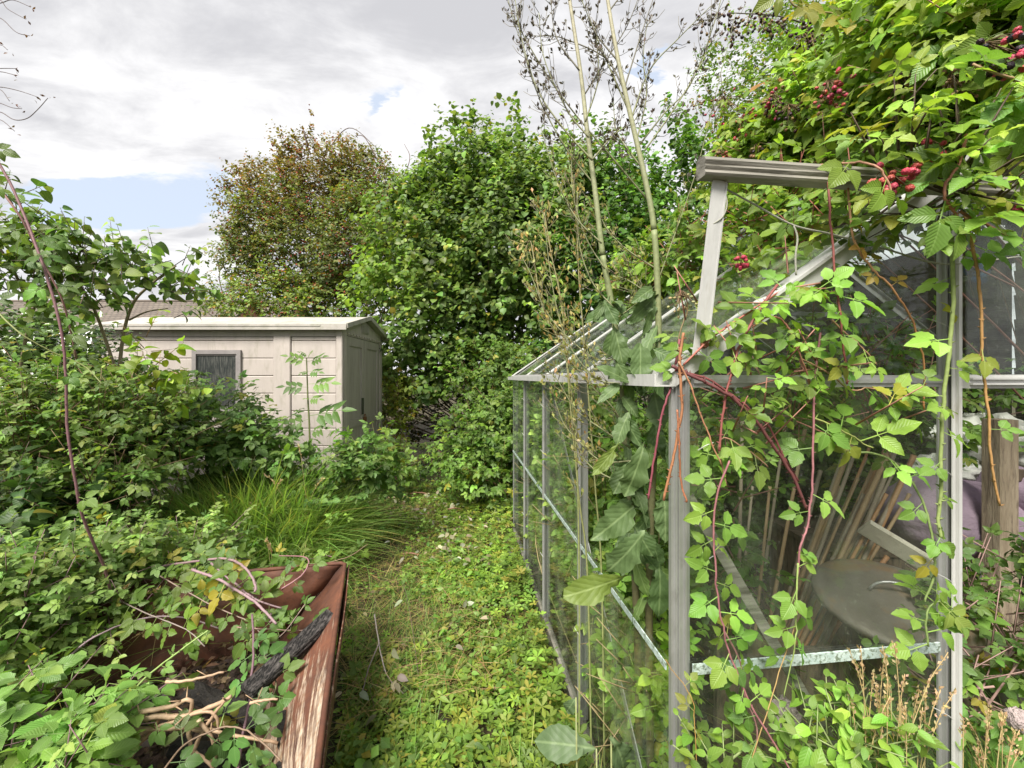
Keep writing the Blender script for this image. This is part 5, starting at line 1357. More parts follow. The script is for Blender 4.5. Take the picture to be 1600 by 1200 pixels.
# ================================================================== DOCK LEAVES AT THE FOOT
g = Geo()
for (b, t, wd, Yd, s) in (((932, 1170), (842, 1155), 48, 1.02, 2), ((955, 1150), (1000, 1230), 46, .98, 4), ((900, 1090), (880, 1120), 20, 1.05, 5)):
    tm, bs, d, nn, ln, _ = lett_leaf(px(*b, Yd), px(*t, Yd), wd / F * Yd, 0, seed=s, face=(0, -.8, .8), droop=.3)
    place(g, [tm], bs[None], d[None], nn[None], ln, np.array([(.12, .18, .085)]))
gs = Geo()
for b in ((932, 1170), (955, 1150), (900, 1090)):
    p0 = px(*b, 1.0); gs.tube([np.array([p0[0] + .01, 1.03, 0.0]), p0], .003, .002, 5, T=(.25, .28, .12))
D_ = empty('dock_plant', (.2, 1.02, 0), 'pale dock plant with broad white ribbed leaves at bottom centre', 'weed')
g.build('foliage', M_LETT, D_); gs.build('stem', M_STEM, D_)

# ================================================================== INSIDE THE GREENHOUSE
def inside(P):
    w_ = (P - GO) @ E1; l_ = (P - GO) @ E2
    return ~((w_ > .03) & (w_ < GW - .03) & (l_ > .05) & (l_ < GL - .03) & (P[:, 2] < EV + .35))


bush('bramble_bush', 'brambles growing inside the greenhouse at its far end', 'bramble',
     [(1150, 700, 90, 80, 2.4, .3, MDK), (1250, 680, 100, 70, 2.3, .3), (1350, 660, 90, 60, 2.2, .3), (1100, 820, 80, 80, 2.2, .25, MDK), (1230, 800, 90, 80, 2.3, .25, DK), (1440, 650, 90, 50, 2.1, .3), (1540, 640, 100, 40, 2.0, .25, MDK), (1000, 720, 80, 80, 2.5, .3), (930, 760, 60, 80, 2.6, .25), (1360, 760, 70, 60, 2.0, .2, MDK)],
     TM['bram_mid'], .048, 4800, (.105, .195, .045), (.06, .13, .035), M_LEAF, K=4, tw=.18, sub=12, base=(1.2, 2.2, 0), stems=18, stem_r=.005, core=.3, stem_t=(.2, .12, .1), avoid=inside)
bush('bramble_bush', 'leafy brambles filling the greenhouse behind its near side wall', 'bramble',
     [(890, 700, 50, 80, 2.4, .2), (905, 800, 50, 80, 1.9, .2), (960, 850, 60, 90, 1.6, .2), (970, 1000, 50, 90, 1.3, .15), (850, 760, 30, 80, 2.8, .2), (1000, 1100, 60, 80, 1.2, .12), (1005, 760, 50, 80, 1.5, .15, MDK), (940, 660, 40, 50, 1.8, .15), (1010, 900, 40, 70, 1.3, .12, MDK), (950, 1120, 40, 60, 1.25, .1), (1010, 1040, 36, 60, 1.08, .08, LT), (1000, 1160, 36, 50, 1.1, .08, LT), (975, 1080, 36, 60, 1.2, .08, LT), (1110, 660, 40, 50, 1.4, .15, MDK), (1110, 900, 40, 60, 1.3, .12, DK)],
     TM['bram_mid'], .040, 4000, (.16, .29, .06), (.09, .19, .045), M_LEAF, K=4, tw=.14, sub=10, base=(.45, 1.6, 0), stems=14, stem_r=.004, core=.25, stem_t=(.25, .2, .1), avoid=inside)
bush('bramble_bush', 'leafy brambles in the open doorway at lower right', 'bramble',
     [(1540, 940, 60, 40, 1.05, .1), (1590, 880, 50, 40, 1.1, .1), (1570, 1010, 60, 40, 1.0, .1), (1500, 1010, 40, 40, .98, .08), (1490, 1080, 40, 30, .95, .08)],
     TM['bram_hi'], .034, 430, (.11, .21, .05), (.06, .135, .04), M_LEAF, K=4, tw=.12, sub=8, base=(1.05, 1.02, 0), stems=3, stem_r=.003, core=.1, stem_t=(.28, .18, .16), yellow=.1)
# bamboo canes: one cane, copied
g = Geo(); zz_ = np.linspace(0, 1, 41)
rad = .0066 + .0014 * (np.abs((zz_ * 6) % 1 - .5) > .46)
th = np.linspace(0, 2 * np.pi, 8, endpoint=False)
V = np.stack([np.cos(th)[None] * rad[:, None], np.sin(th)[None] * rad[:, None], np.repeat(zz_[:, None], 8, 1)], -1).reshape(-1, 3)
V = np.concatenate([V, [(0, 0, 0), (0, 0, 1)]])
Q = [(a * 8 + b, a * 8 + (b + 1) % 8, (a + 1) * 8 + (b + 1) % 8, (a + 1) * 8 + b) for a in range(40) for b in range(8)] + [((b + 1) % 8, b, 328, 328) for b in range(8)] + [(320 + b, 320 + (b + 1) % 8, 329, 329) for b in range(8)]
M_BAM = [simple('bamboo_' + n, a, b, 14, .6, bump=.2, stretch=(1, 1, .3), c3=c, thr=(.52, .7)) for n, a, b, c in (('grey', (.20, .16, .12), (.29, .24, .18), (.11, .085, .06)), ('tan', (.28, .18, .10), (.34, .24, .14), (.15, .10, .06)), ('rust', (.38, .17, .07), (.34, .22, .12), (.18, .10, .06)))]
protos = []
ORD = 'first second third fourth fifth sixth seventh eighth ninth tenth eleventh twelfth'.split()
for m_ in M_BAM:
    me_g = Geo(); me_g.add(V, Q); o = me_g.build('bamboo_cane', m_); protos.append(o)
CANES = [((1212, 1150), (1330, 700), 0, 'grey cane at the left side of the leaning bundle'), ((1195, 1150), (1322, 695), 1, 'tan cane leading the leaning bundle'), ((1205, 1140), (1345, 715), 0, 'grey cane second from the left of the bundle'), ((1190, 1160), (1305, 760), 1, 'shorter tan cane in the leaning bundle'),
         ((1215, 1140), (1375, 705), 2, 'rusty orange cane with a pale top in the bundle'), ((1225, 1140), (1388, 690), 1, 'tan cane with the highest top in the bundle'), ((1230, 1130), (1392, 700), 0, 'pale grey cane beside the highest one'), ((1235, 1130), (1420, 712), 2, 'orange brown cane furthest right at the top'),
         ((1240, 1120), (1378, 870), 2, 'short rust cane at the right foot of the bundle'), ((1205, 1130), (1340, 850), 0, 'grey cane in the middle of the bundle foot'), ((1222, 1130), (1362, 800), 0, 'weathered cane behind the middle of the bundle'), ((1210, 1130), (1352, 800), 1, 'tan cane crossing the middle of the bundle'), ((1218, 1150), (1400, 750), 0, 'grey cane just under the orange brown one'),
         ((1180, 1140), (1282, 735), 0, 'slim cane splayed out left of the bundle'), ((1175, 1120), (1258, 670), 1, 'tan cane leaning alone behind the pink bramble'), ((1196, 880), (1229, 650), 0, 'short grey cane behind the sweeping red bramble'), ((1178, 1090), (1176, 760), 0, 'upright grey stick left of the bundle'), ((1150, 1090), (1160, 655), 0, 'thin upright grey stick nearest the corner post'), *[((1200 + 3.4 * q_, 1140), (1322 + 9 * q_, 700 + 24 * ((q_ * 5) % 4)), (q_ * 2) % 3, 'weathered cane in the packed middle row of the leaning bundle, %s from the left' % ORD[q_]) for q_ in range(12)], ((1170, 1090), (1203, 760), 1, 'short tan stick beside the upright one')]
used = set()
from mathutils import Matrix
for k, (b, t, mi, lab) in enumerate(CANES):
    Yt = 1.42 + .05 * (k % 5) * .6; Yb = 1.30 + .02 * (k % 4)
    a = px(b[0] - (36 if lab.find('bundle') > 0 and k != 13 else 0), b[1], Yb); c = px(t[0] + (8 if k < 13 else 0), t[1], Yt); a[2] = max(a[2], .02)
    o = protos[mi] if mi not in used else protos[mi].copy()
    if mi in used: COL.objects.link(o)
    used.add(mi)
    d = Vector(tuple(c - a))
    o.location = tuple(a); o.rotation_mode = 'QUATERNION'; o.rotation_quaternion = d.to_track_quat('Z', 'Y'); s_ = rng.uniform(.75, 1.2) * (1.0 if k < 13 else .8)
    o.scale = (s_, s_, d.length)
    props(o, lab, 'garden cane', 'bamboo canes leaning inside the greenhouse')

# junk
M_WOOD = simple('grey_wood', (.26, .20, .14), (.38, .31, .23), 12, .8, bump=.5, stretch=(4, 4, .5), c3=(.16, .12, .09), thr=(.5, .65))
M_DWOOD = simple('dark_board', (.085, .062, .042), (.15, .115, .08), 7, .75, bump=.4, stretch=(3, 3, .6), c3=(.05, .04, .03), thr=(.5, .62))
M_CREAM = simple('cream_board', (.50, .46, .38), (.60, .56, .48), 9, .6, c3=(.34, .28, .2), thr=(.58, .72))
M_MAUVE = simple('mauve_fabric', (.24, .175, .235), (.31, .24, .30), 4, .85, bump=.7, bscale=9, bdist=.03)
M_SHEET = simple('plastic_sheet', (.58, .57, .54), (.72, .71, .69), 5, .3, bump=.8, bscale=12, bdist=.02, c3=(.40, .38, .35), thr=(.55, .7))
M_LID = simple('weathered_metal', (.10, .088, .07), (.19, .175, .15), 4, .55, metal=.2, bump=.3, c3=(.19, .13, .08), thr=(.5, .62))
M_BLUE = simple('blue_plastic', (.04, .22, .50), (.06, .28, .58), 5, .4)


def pillow(name, c, rx, ry, rz, m, label, cat, wrinkle=.06, e=2.6, seed=0, rot=0.):
    r = np.random.default_rng(seed); nu, nv = 48, 24
    th, ph = np.meshgrid(np.linspace(0, 2 * np.pi, nu, endpoint=False), np.linspace(0.02, np.pi - .02, nv), indexing='ij')
    sp = lambda v_, p_: np.sign(v_) * np.abs(v_) ** p_
    x = sp(np.cos(th), 2 / e) * sp(np.sin(ph), 2 / e); y = sp(np.sin(th), 2 / e) * sp(np.sin(ph), 2 / e); z = sp(np.cos(ph), 1.0)
    w_ = 1 + wrinkle * (np.sin(4 * th + 3 * ph + r.random() * 6) * .6 + np.sin(9 * th - 5 * ph) * .3 + np.sin(15 * ph + 3 * np.sin(th * 2)) * .3)
    V = np.stack([x * rx * w_, y * ry * w_, z * rz * w_], -1).reshape(-1, 3)
    cr, sr = math.cos(rot), math.sin(rot)
    V = np.stack([V[:, 0] * cr + V[:, 2] * sr, V[:, 1], -V[:, 0] * sr + V[:, 2] * cr], 1) + np.array(c)
    Q = [(i * nv + j, i * nv + j + 1, ((i + 1) % nu) * nv + j + 1, ((i + 1) % nu) * nv + j) for i in range(nu) for j in range(nv - 1)]
    g = Geo(); g.add(V, Q)
    return props(g.build(name, m), label, cat)


pillow('cushion', px(1490, 812, 1.62), .235, .16, .155, M_MAUVE, 'big dusty mauve cushion slumped inside the greenhouse doorway', 'cushion', rot=.12, seed=1)
pillow('cushion', px(1402, 800, 1.75), .09, .08, .10, M_MAUVE, 'small mauve cushion behind the door post glass', 'cushion', seed=2, rot=.4)
pillow('folded_cloth', px(1600, 775, 1.55), .09, .14, .10, M_MAUVE, 'mauve cloth folded behind the wooden stake', 'cloth', seed=4, rot=-.3)
pillow('plastic_sheet', px(1540, 690, 2.0), .26, .15, .12, M_SHEET, 'crumpled white plastic sheet behind the mauve cushion', 'plastic sheet', wrinkle=.22, seed=5, e=2.0)
pillow('plastic_sheet', px(1480, 735, 1.85), .14, .10, .06, M_SHEET, 'small crumpled plastic scrap left of the wooden stake', 'plastic sheet', wrinkle=.25, seed=7, e=2.0)
pillow('plastic_bag', px(1412, 612, 2.2), .07, .05, .025, M_BLUE, 'blue plastic bag among the inside brambles', 'bag', wrinkle=.2, seed=6, e=2)
g = Geo(); g.beam(px(1562, 1040, 1.42) * [1, 1, 0], px(1562, 655, 1.42), .062, .062, up=(0, 1, 0), b=.004)
props(g.build('wooden_stake', M_WOOD, smooth=False), 'weathered square wooden stake standing in the doorway', 'stake')
g = Geo(); g.beam(px(1562, 738, 1.50), px(1660, 752, 1.56), .03, .045, b=.003); props(g.build('wood_batten', M_DWOOD, smooth=False), 'short dark batten reaching right from the stake', 'batten')
g = Geo(); g.beam(px(1350, 822, 1.38), px(1492, 908, 1.28), .02, .06, up=(0, -.5, 1), b=.004); props(g.build('board', M_CREAM, smooth=False), 'cream painted board lying slanted under the mauve cushion', 'board')
g = Geo(); g.beam(px(1330, 622, 2.3), px(1400, 636, 2.25), .03, .03, b=.003); props(g.build('wood_batten', simple('orange_wood', (.38, .19, .09), (.44, .25, .13), 9, .7), smooth=False), 'orange wooden batten caught in the far brambles', 'batten')
# round lid leaning on the boxes
g = Geo(); nu = 40
c = px(1392, 935, 1.18); nn = nrm(np.array([-.08, -.22, .97])); ux = nrm(np.cross(nn, [0, 0, 1.])); uy = np.cross(nn, ux)
prof = [(r_ * .9, h_) for r_, h_ in [(0, .018), (.06, .017), (.10, .014), (.15, .008), (.185, .002), (.20, -.004), (.205, -.016), (.198, -.017), (.18, -.008), (0, .006)]]
V = np.concatenate([[c + (ux * math.cos(t) + uy * math.sin(t)) * r_ + nn * h for t in np.linspace(0, 2 * np.pi, nu, endpoint=False)] for r_, h in prof])
Q = [(a * nu + b, a * nu + (b + 1) % nu, (a + 1) * nu + (b + 1) % nu, (a + 1) * nu + b) for a in range(len(prof) - 1) for b in range(nu)]
g.add(V, Q); Ld = props(g.build('bin_lid', M_LID), 'round weathered metal lid tilted behind the lower gable glass', 'lid')
g = Geo(); t_ = np.linspace(0, np.pi, 12); hc = c + uy * -.17
g.tube(np.array([c + uy * .09 * 0 + ux * .05 * math.cos(t) + nn * (.018 + .035 * math.sin(t)) for t in t_]), .004, .004, 6); Hd = g.build('handle', M_ALU, local=True); Hd.parent = Ld; Hd.location = -Ld.location + Hd.location
# dark boards standing behind the lower glass
for (x0, x1, yt, yb, Yd, lab) in ((1120, 1240, 1000, 1290, 1.22, 'dark stained board standing left under the cane bundle'), (1250, 1420, 1015, 1290, 1.28, 'wide dark stained board standing under the round lid')):
    a = px(x0, yt, Yd); b = px(x1, yt, Yd)
    g = Geo(); g.box(a[0], b[0], Yd, Yd + .02, .01, a[2], b=0); props(g.build('dark_board', M_DWOOD, smooth=False), lab, 'board')
g = Geo(); a = px(1445, 980, 1.3); g.box(a[0], a[0] + .5, 1.35, 1.75, .01, .34); g.box(a[0] - .01, a[0] + .51, 1.34, 1.76, .345, .365)
props(g.build('wooden_box', M_DWOOD, smooth=False), 'dark wooden box under the mauve cushion', 'box')
g = Geo(); a = px(1260, 900, 1.75); g.box(a[0], a[0] + .55, 1.62, 2.0, .01, .52); g.box(a[0] - .01, a[0] + .56, 1.61, 2.01, .525, .545)
props(g.build('wooden_box', M_DWOOD, smooth=False), 'dark wooden box behind the bamboo canes', 'box')
pillow('clay_pot', px(1590, 1085, 1.12), .06, .06, .06, M_LID, 'brown rounded pot half seen in the doorway undergrowth', 'pot', wrinkle=.03, seed=9, e=2.2)
M_ROCK = simple('pale_rock', (.36, .29, .29), (.50, .42, .40), 20, .8, bump=1.0, c3=(.25, .19, .2), thr=(.5, .6), bdist=.02)
pillow('rock', px(1226, 1125, .90), .028, .03, .042, M_ROCK, 'pinkish grey lump of stone behind the lower glass', 'rock', wrinkle=.22, seed=11, e=2)
pillow('rock', px(1592, 1125, .80), .018, .018, .020, M_ROCK, 'pale peach stone at the right edge in the grass', 'rock', wrinkle=.1, seed=12, e=2.4)

# ================================================================== RUSTY TRAY
m, g_, out = mat('rusted_paint'); tc = g_.n('ShaderNodeTexCoord').outputs['Object']
uvn = g_.n('ShaderNodeUVMap', uv_map='UVMap').outputs[0]
n1 = g_.noise(tc, 9, 6, .65); n2 = g_.noise(tc, 60, 4, .6)
mp = g_.n('ShaderNodeMapping', ins={'Vector': uvn, 'Scale': (26, 4.5, 1)}).outputs[0]
n3 = g_.noise(mp, 1.0, 7, .7, .3)
s_uv = g_.n('ShaderNodeSeparateXYZ', ins={0: uvn})
rust = g_.mix(g_.ramp(n1, [(.35, 0), (.65, 1)]), (.055, .020, .012), (.135, .048, .024))
rust = g_.mix(g_.ramp(n2, [(.55, 0), (.75, .6)]), rust, (.045, .02, .014))
paint = g_.mix(g_.ramp(n2, [(.4, 0), (.7, 1)]), (.44, .36, .28), (.30, .19, .11))
pm = g_.math('ADD', n3, g_.math('MULTIPLY', s_uv.outputs[0], .0))
wearmask = g_.ramp(g_.math('ADD', g_.math('MULTIPLY', n3, .8), g_.math('MULTIPLY', g_.n('ShaderNodeAttribute', attribute_name='tint').outputs['Fac'], .35)), [(.60, 0), (.70, .9)])
col = g_.mix(wearmask, rust, paint)
p_ = g_.n('ShaderNodeBsdfPrincipled', ins={'Base Color': col, 'Roughness': .75}); bm = g_.n('ShaderNodeBump', ins={'Strength': .6, 'Distance': .003, 'Height': g_.math('ADD', wearmask, n2)})
g_.link(bm.outputs[0], p_.inputs['Normal']); g_.link(p_.outputs[0], out.inputs[0]); M_RUST = m
TR = empty('rusty_tray', (-1.0, 1.35, 0), 'deep rusted steel tray with flaking cream paint, buried in brambles', 'metal tray')


def sheet(c00, c10, c11, c01, th, t0=0., t1=0., n=12, sag=.0, seed=0):
    """a bent steel sheet with thickness; tint.r carries how much old paint is left"""
    r = np.random.default_rng(seed); c00, c10, c11, c01 = map(np.array, (c00, c10, c11, c01))
    u, v = np.meshgrid(np.linspace(0, 1, n + 1), np.linspace(0, 1, n + 1), indexing='ij'); u_, v_ = u[..., None], v[..., None]
    P = c00 * (1 - u_) * (1 - v_) + c10 * u_ * (1 - v_) + c11 * u_ * v_ + c01 * (1 - u_) * v_
    nn = nrm(np.cross(c10 - c00, c01 - c00))
    P = P + nn * (sag * np.sin(np.pi * u_) * np.sin(np.pi * v_) + .004 * np.sin(7 * u_ + 3 * v_) + .003 * np.sin(15 * v_ + 4 * u_))
    m_ = (n + 1) ** 2
    V = np.concatenate([P.reshape(-1, 3), (P - nn * th).reshape(-1, 3)])
    q = lambda i, j: i * (n + 1) + j
    Q = [(q(i, j), q(i + 1, j), q(i + 1, j + 1), q(i, j + 1)) for i in range(n) for j in range(n)]
    Q += [(m_ + a, m_ + d, m_ + c, m_ + b) for a, b, c, d in Q]
    for k in range(n): Q += [(q(k, 0), m_ + q(k, 0), m_ + q(k + 1, 0), q(k + 1, 0)), (q(k, n), q(k + 1, n), m_ + q(k + 1, n), m_ + q(k, n)), (q(0, k), q(0, k + 1), m_ + q(0, k + 1), m_ + q(0, k)), (q(n, k), m_ + q(n, k), m_ + q(n, k + 1), q(n, k + 1))]
    U = np.stack([u, v], -1).reshape(-1, 2); T = (t0 * (1 - v) + t1 * v).reshape(-1, 1).repeat(3, 1)
    return V, Q, np.concatenate([U, U]), np.concatenate([T, T])


tA = np.array([-.685, 1.72, .455]); tB = np.array([-1.78, 1.50, .43]); tC = np.array([-.93, 1.62, .17]); tE = np.array([-1.55, 1.34, .14]); tT = np.array([-.385, .80, .385]); tD = np.array([-.58, .85, .13]); tH = np.array([-1.25, .75, .13])
tM = np.array([-.545, 1.27, .425])
g = Geo(); a = sheet(tC, tE, tB, tA, .004, .15, .0, 14, -.02); g.add(a[0], a[1], a[2], a[3]); g.T[-1] = g.T[-1] * 0 + .30 * (np.sin(17 * a[2][:, :1] + 4 * a[2][:, 1:]) > .2); g.build('back_panel', M_RUST, TR)
g = Geo(); a = sheet(tD, tC, tA, tT, .004, .75, .75, 16, -.03)
# more paint towards the near end
T_ = a[3].copy(); uu = a[2][:, 0:1]; T_[:] = .15 + (1 - uu) * .75
g.add(a[0], a[1], a[2][:, ::-1], T_); g.build('side_panel', M_RUST, TR)['label'] = 'side panel with long streaks of cream paint'
g = Geo(); a = sheet(tH, tE, tC, tD, .004, .3, .3, 10, 0); g.add(*a[:4]); g.build('floor_panel', simple('charred_floor', (.02, .016, .014), (.06, .035, .025), 20, .9, bump=1.0), TR)
g = Geo()
rim = np.concatenate([smooth([tB, (tA + tB) / 2 + [0, .01, .004], tA + [-.02, -.002, 0]], 8), smooth([tA + [.002, -.016, 0], (tA + tT) / 2 + [-.004, 0, .003], tT], 8)]); g.tube(rim, .008, .008, 8, T=(.1, .1, .1)); g.build('rim', M_RUST, TR)
# lower outer fold below the rim, seen from the right
g = Geo(); a = sheet(tT + [.012, 0, -.006], tA + [.012, 0, -.006], tA + [.0, 0, -.07], tT + [0.0, 0, -.07], .003, .5, .4, 8); g.add(*a[:4]); g.build('outer_flange', M_RUST, TR)
# charred plank and wood
M_CHAR = simple('charred_wood', (.022, .020, .020), (.20, .18, .17), 22, .85, bump=1.0, stretch=(5, .6, 5), c3=(.012, .011, .011), thr=(.45, .55), bdist=.02)
M_CHAR2 = simple('charcoal', (.014, .012, .012), (.04, .035, .03), 30, .7, bump=1.0, c3=(.07, .055, .04), thr=(.6, .7), bdist=.02)
g = Geo(); g.beam(px(517, 960, 1.42), px(385, 1080, 1.14), .045, .022, up=(.3, -.5, 1), b=.004); g.beam(px(521, 972, 1.41), px(388, 1094, 1.13), .014, .026, up=(.3, -.5, 1), b=.004)
props(g.build('charred_plank', M_CHAR, smooth=False), 'grey and black charred plank slanting across the rusty tray', 'plank')
for k, (a, b, w_, lab) in enumerate((((470, 1240, .92), (440, 1090, 1.12), .05, 'black charred log end along the inner side of the tray'), ((390, 1230, .9), (470, 1130, 1.05), .035, 'thin charred stick lying under the brambles in the tray'), ((300, 1060, 1.32), (420, 1100, 1.2), .06, 'charcoal lump at the back of the tray floor'), ((280, 1140, 1.12), (400, 1170, 1.02), .05, 'charred offcut under the pale twigs'), ((330, 1215, .95), (440, 1235, .9), .05, 'charred offcut at the bottom edge of the tray'))):
    pa, pb = px(*a), px(*b); pa[2] = max(pa[2] - .05, .17); pb[2] = max(pb[2] - .05, .17)
    g = Geo(); n_ = 10; t = np.linspace(0, 1, n_)[:, None]; P = pa * (1 - t) + pb * t + rnd(n_) * .004
    g.tube(P, w_ * .5, w_ * .38, 7); V0 = g.V[0]; V0 += rnd(len(V0)) * .004
    props(g.build('charred_log', M_CHAR2, smooth=False), lab, 'charred wood', 'charred wood in the tray')
# ash and debris on the tray floor
n_ = 6500
w1 = rng.random((n_, 1)); w2 = rng.random((n_, 1))
P = (tH * (1 - w1) + tE * w1) * (1 - w2) + (tD * (1 - w1) + tC * w1) * w2 + UP * rng.uniform(.01, .07, (n_, 1))
g = Geo(); place(g, TM['tiny'] + TM['straw'], P, nrm(rnd(n_) * [1, 1, .3]), nrm(UP + rnd(n_) * .5), rng.uniform(.015, .05, n_), tints(n_, (.03, .024, .02), (.12, .08, .05), .4))
props(g.build('ash_litter', M_LEAFD), 'black ash and leaf litter in the bottom of the tray', 'litter', kind='stuff')

# tan broken twigs on the tray
TW = 'pale broken twigs piled on the tray'
for k, (pts, r, lab) in enumerate((([(200, 1125), (240, 1120), (290, 1118), (340, 1100), (362, 1088)], .0075, 'thick pale twig with a red broken tip at the top of the pile'), ([(205, 1140), (260, 1138), (320, 1140), (370, 1150), (435, 1160)], .006, 'long pale twig reaching furthest right'), ([(190, 1205), (215, 1165), (235, 1145), (250, 1120)], .007, 'pale twig curving down at the left of the pile'),
                                   ([(285, 1205), (305, 1165), (325, 1130), (350, 1095)], .006, 'pale twig rising from the bottom edge'), ([(295, 1140), (300, 1170), (330, 1195), (335, 1215)], .005, 'short pale twig hooking down in the middle'), ([(220, 1112), (265, 1105), (300, 1095), (285, 1150)], .006, 'pale forked twig at the back of the pile'),
                                   ([(310, 1125), (330, 1150), (338, 1185)], .005, 'small pale twig hanging under the thick one'), ([(258, 1066), (300, 1062), (350, 1050)], .004, 'single brown stick above the pile against the rust'), ([(390, 1098), (410, 1094), (435, 1092)], .004, 'short brown stick right of the pile'), ([(210, 1150), (270, 1128), (330, 1112), (345, 1160)], .005, 'thin pale twig through the middle of the pile'), ([(140, 1120), (175, 1122), (210, 1140)], .003, 'thin dark twig left of the pile'))):
    P = smooth([px(a, b, 1.02 + .004 * i) for i, (a, b) in enumerate(pts)], 6)
    P = P + .0008 * rnd(len(P))
    g = Geo(); g.tube(P, r, r * .6, 7, T=(.46, .34, .22), T1=(.40, .26, .17))
    for _ in range(3):
        i_ = rng.integers(1, len(P) - 1); g.tube([P[i_], P[i_] + nrm(rng.normal(size=3)) * .03], r * .35, r * .2, 4, T=(.42, .28, .17))
    props(g.build('broken_twig', M_STEM), lab, 'twig', TW)

# ================================================================== GROUND COVER AND GRASS
def gcover(n, x0, x1, y0, y1, fn=None):
    """more points where the ground is nearer"""
    y = y0 * (y1 / y0) ** rng.random(n); x = rng.uniform(x0, x1, n)
    k = np.ones(n, bool) if fn is None else fn(x, y)
    return x[k], y[k]


def ingh(x, y, m_=.0):
    P = np.stack([x, y, 0 * x], -1) - GO
    w_ = P @ E1; l_ = P @ E2
    return (w_ > -m_) & (w_ < GW + m_) & (l_ > -m_) & (l_ < GL + m_)


def intray(x, y): return (x < -.40 - .30 * (y - .8)) & (x > -1.6) & (y < 1.75)


def patch(x, y, s=2.2, ph=0.): return np.sin(s * x + 1.3 * np.sin(s * y * 1.1 + ph)) * np.cos(s * y * .9 + ph) * .5 + .5


# cinquefoil carpet
for tm, sz, n, y0, y1, hname in (('cinq_hi', .030, 9500, .85, 2.3, 0), ('cinq_lo', .028, 26000, 2.2, 7.5, 1)):
    x, y = gcover(n, -1.9, 1.6, y0, y1, lambda x, y: (np.abs(x) < y * 1.35 + .2) & ~ingh(x, y, .03) & ~intray(x, y))
    m_ = patch(x, y, 2.4, 1.) + .35 * rng.random(len(x)) + .35 * (x > -.25)
    k = m_ > .60; x, y, m_ = x[k], y[k], m_[k]
    h = gz(x, y) + (.035 + .10 * np.clip((x + .5) / 1.0, 0, 1) * patch(x, y, 3.1)) * rng.random(len(x)) ** .6 + .01 + .13 * np.exp(-((x - GO[0] + (y - .8) * .123 + .08) / .12) ** 2) * rng.random(len(x))
    P = np.stack([x, y, h], 1); nl = len(P)
    D = nrm(rnd(nl) * [1, 1, .15]); N = nrm(UP + rnd(nl) * .33 + LIT * .25)
    T = tints(nl, (.175, .32, .055), (.105, .22, .045), .24, .14, (.32, .30, .08))
    # yellow green drift to the right of the path
    T = T * (1 + np.clip(patch(x, y, 1.5, 2.) - .4, 0, 1)[:, None] * np.array([.25, .1, .0])) * (1 - .35 * patch(x, y, 5.3, .7))[:, None]
    g = Geo(); place(g, TM[tm], P, D, N, sz * rng.uniform(.6, 1.25, nl), T)
    if hname == 0:
        gs = Geo()
        bl = rng.choice(nl, min(nl, 1800), replace=False)
        S0 = np.stack([P[bl][:, 0] + .02 * rng.normal(size=len(bl)), P[bl][:, 1] + .02 * rng.normal(size=len(bl)), gz(P[bl][:, 0], P[bl][:, 1])], 1)
        dd = P[bl] - S0
        place(g, TM['straw'], S0, nrm(dd), nrm(rnd(len(bl))), np.linalg.norm(dd, axis=1), tints(len(bl), (.2, .2, .08), (.26, .14, .08)))
    props(g.build('ground_cover', M_LEAFS if hname == 0 else M_LEAFD), 'creeping cinquefoil carpet covering the near path' if hname == 0 else 'creeping leafy ground cover on the path further back', 'ground cover', kind='stuff')


def grass(name, label, x, y, h, lean, ta, tb, tms, z0=None, var=.2, yellow=.08, dirb=None, cat='grass'):
    n = len(x); z = gz(x, y) if z0 is None else z0
    P = np.stack([x, y, z], 1)
    a = rng.uniform(0, 2 * np.pi, n)
    hd = np.stack([np.cos(a), np.sin(a), 0 * a], 1)
    if dirb is not None: hd = nrm(hd + np.array(dirb))
    D = nrm(UP + hd * (lean * rng.uniform(.3, 1.3, n))[:, None]); N = nrm(UP * .6 - hd + rnd(n) * .15)
    N = nrm(UP * .9 + hd * .0 - hd * .5 + rnd(n) * .1)
    g = Geo(); place(g, tms, P, D, N, h * rng.uniform(.55, 1.15, n), tints(n, ta, tb, var, yellow, (.38, .34, .14)))
    return props(g.build(name, M_GRASS), label, cat, kind='stuff')


x, y = gcover(30000, -2.6, 1.4, .9, 6.5, lambda x, y: (np.abs(x) < y * 1.3 + .2) & ~ingh(x, y, .02) & ~intray(x, y))
k = patch(x, y, 2.4, 1.) + .3 * rng.random(len(x)) - .25 * (x > .0) < .75; x, y = x[k], y[k]
grass('grass', 'short grass among the ground cover of the path', x, y, .085, .8, (.16, .29, .055), (.10, .20, .04), TM['blade_lo'], yellow=.16)
x, y = gcover(15000, -1.4, 1.0, .95, 5.5, lambda x, y: (np.abs(x) < y * 1.3 + .2) & ~ingh(x, y, .02) & ~intray(x, y) & (patch(x, y, 3.7, .4) > .45))
n = len(x); g = Geo(); place(g, TM['simple'] + TM['haw'], np.stack([x, y, gz(x, y) + .02 + .07 * rng.random(n)], 1), nrm(rnd(n) * [1, 1, .3]), nrm(UP + rnd(n) * .45), rng.uniform(.014, .046, n), tints(n, (.14, .28, .06), (.08, .18, .045), .3, .1))
props(g.build('weeds', M_LEAFS), 'mixed small broad leaved weeds among the path grass', 'weeds', kind='stuff')
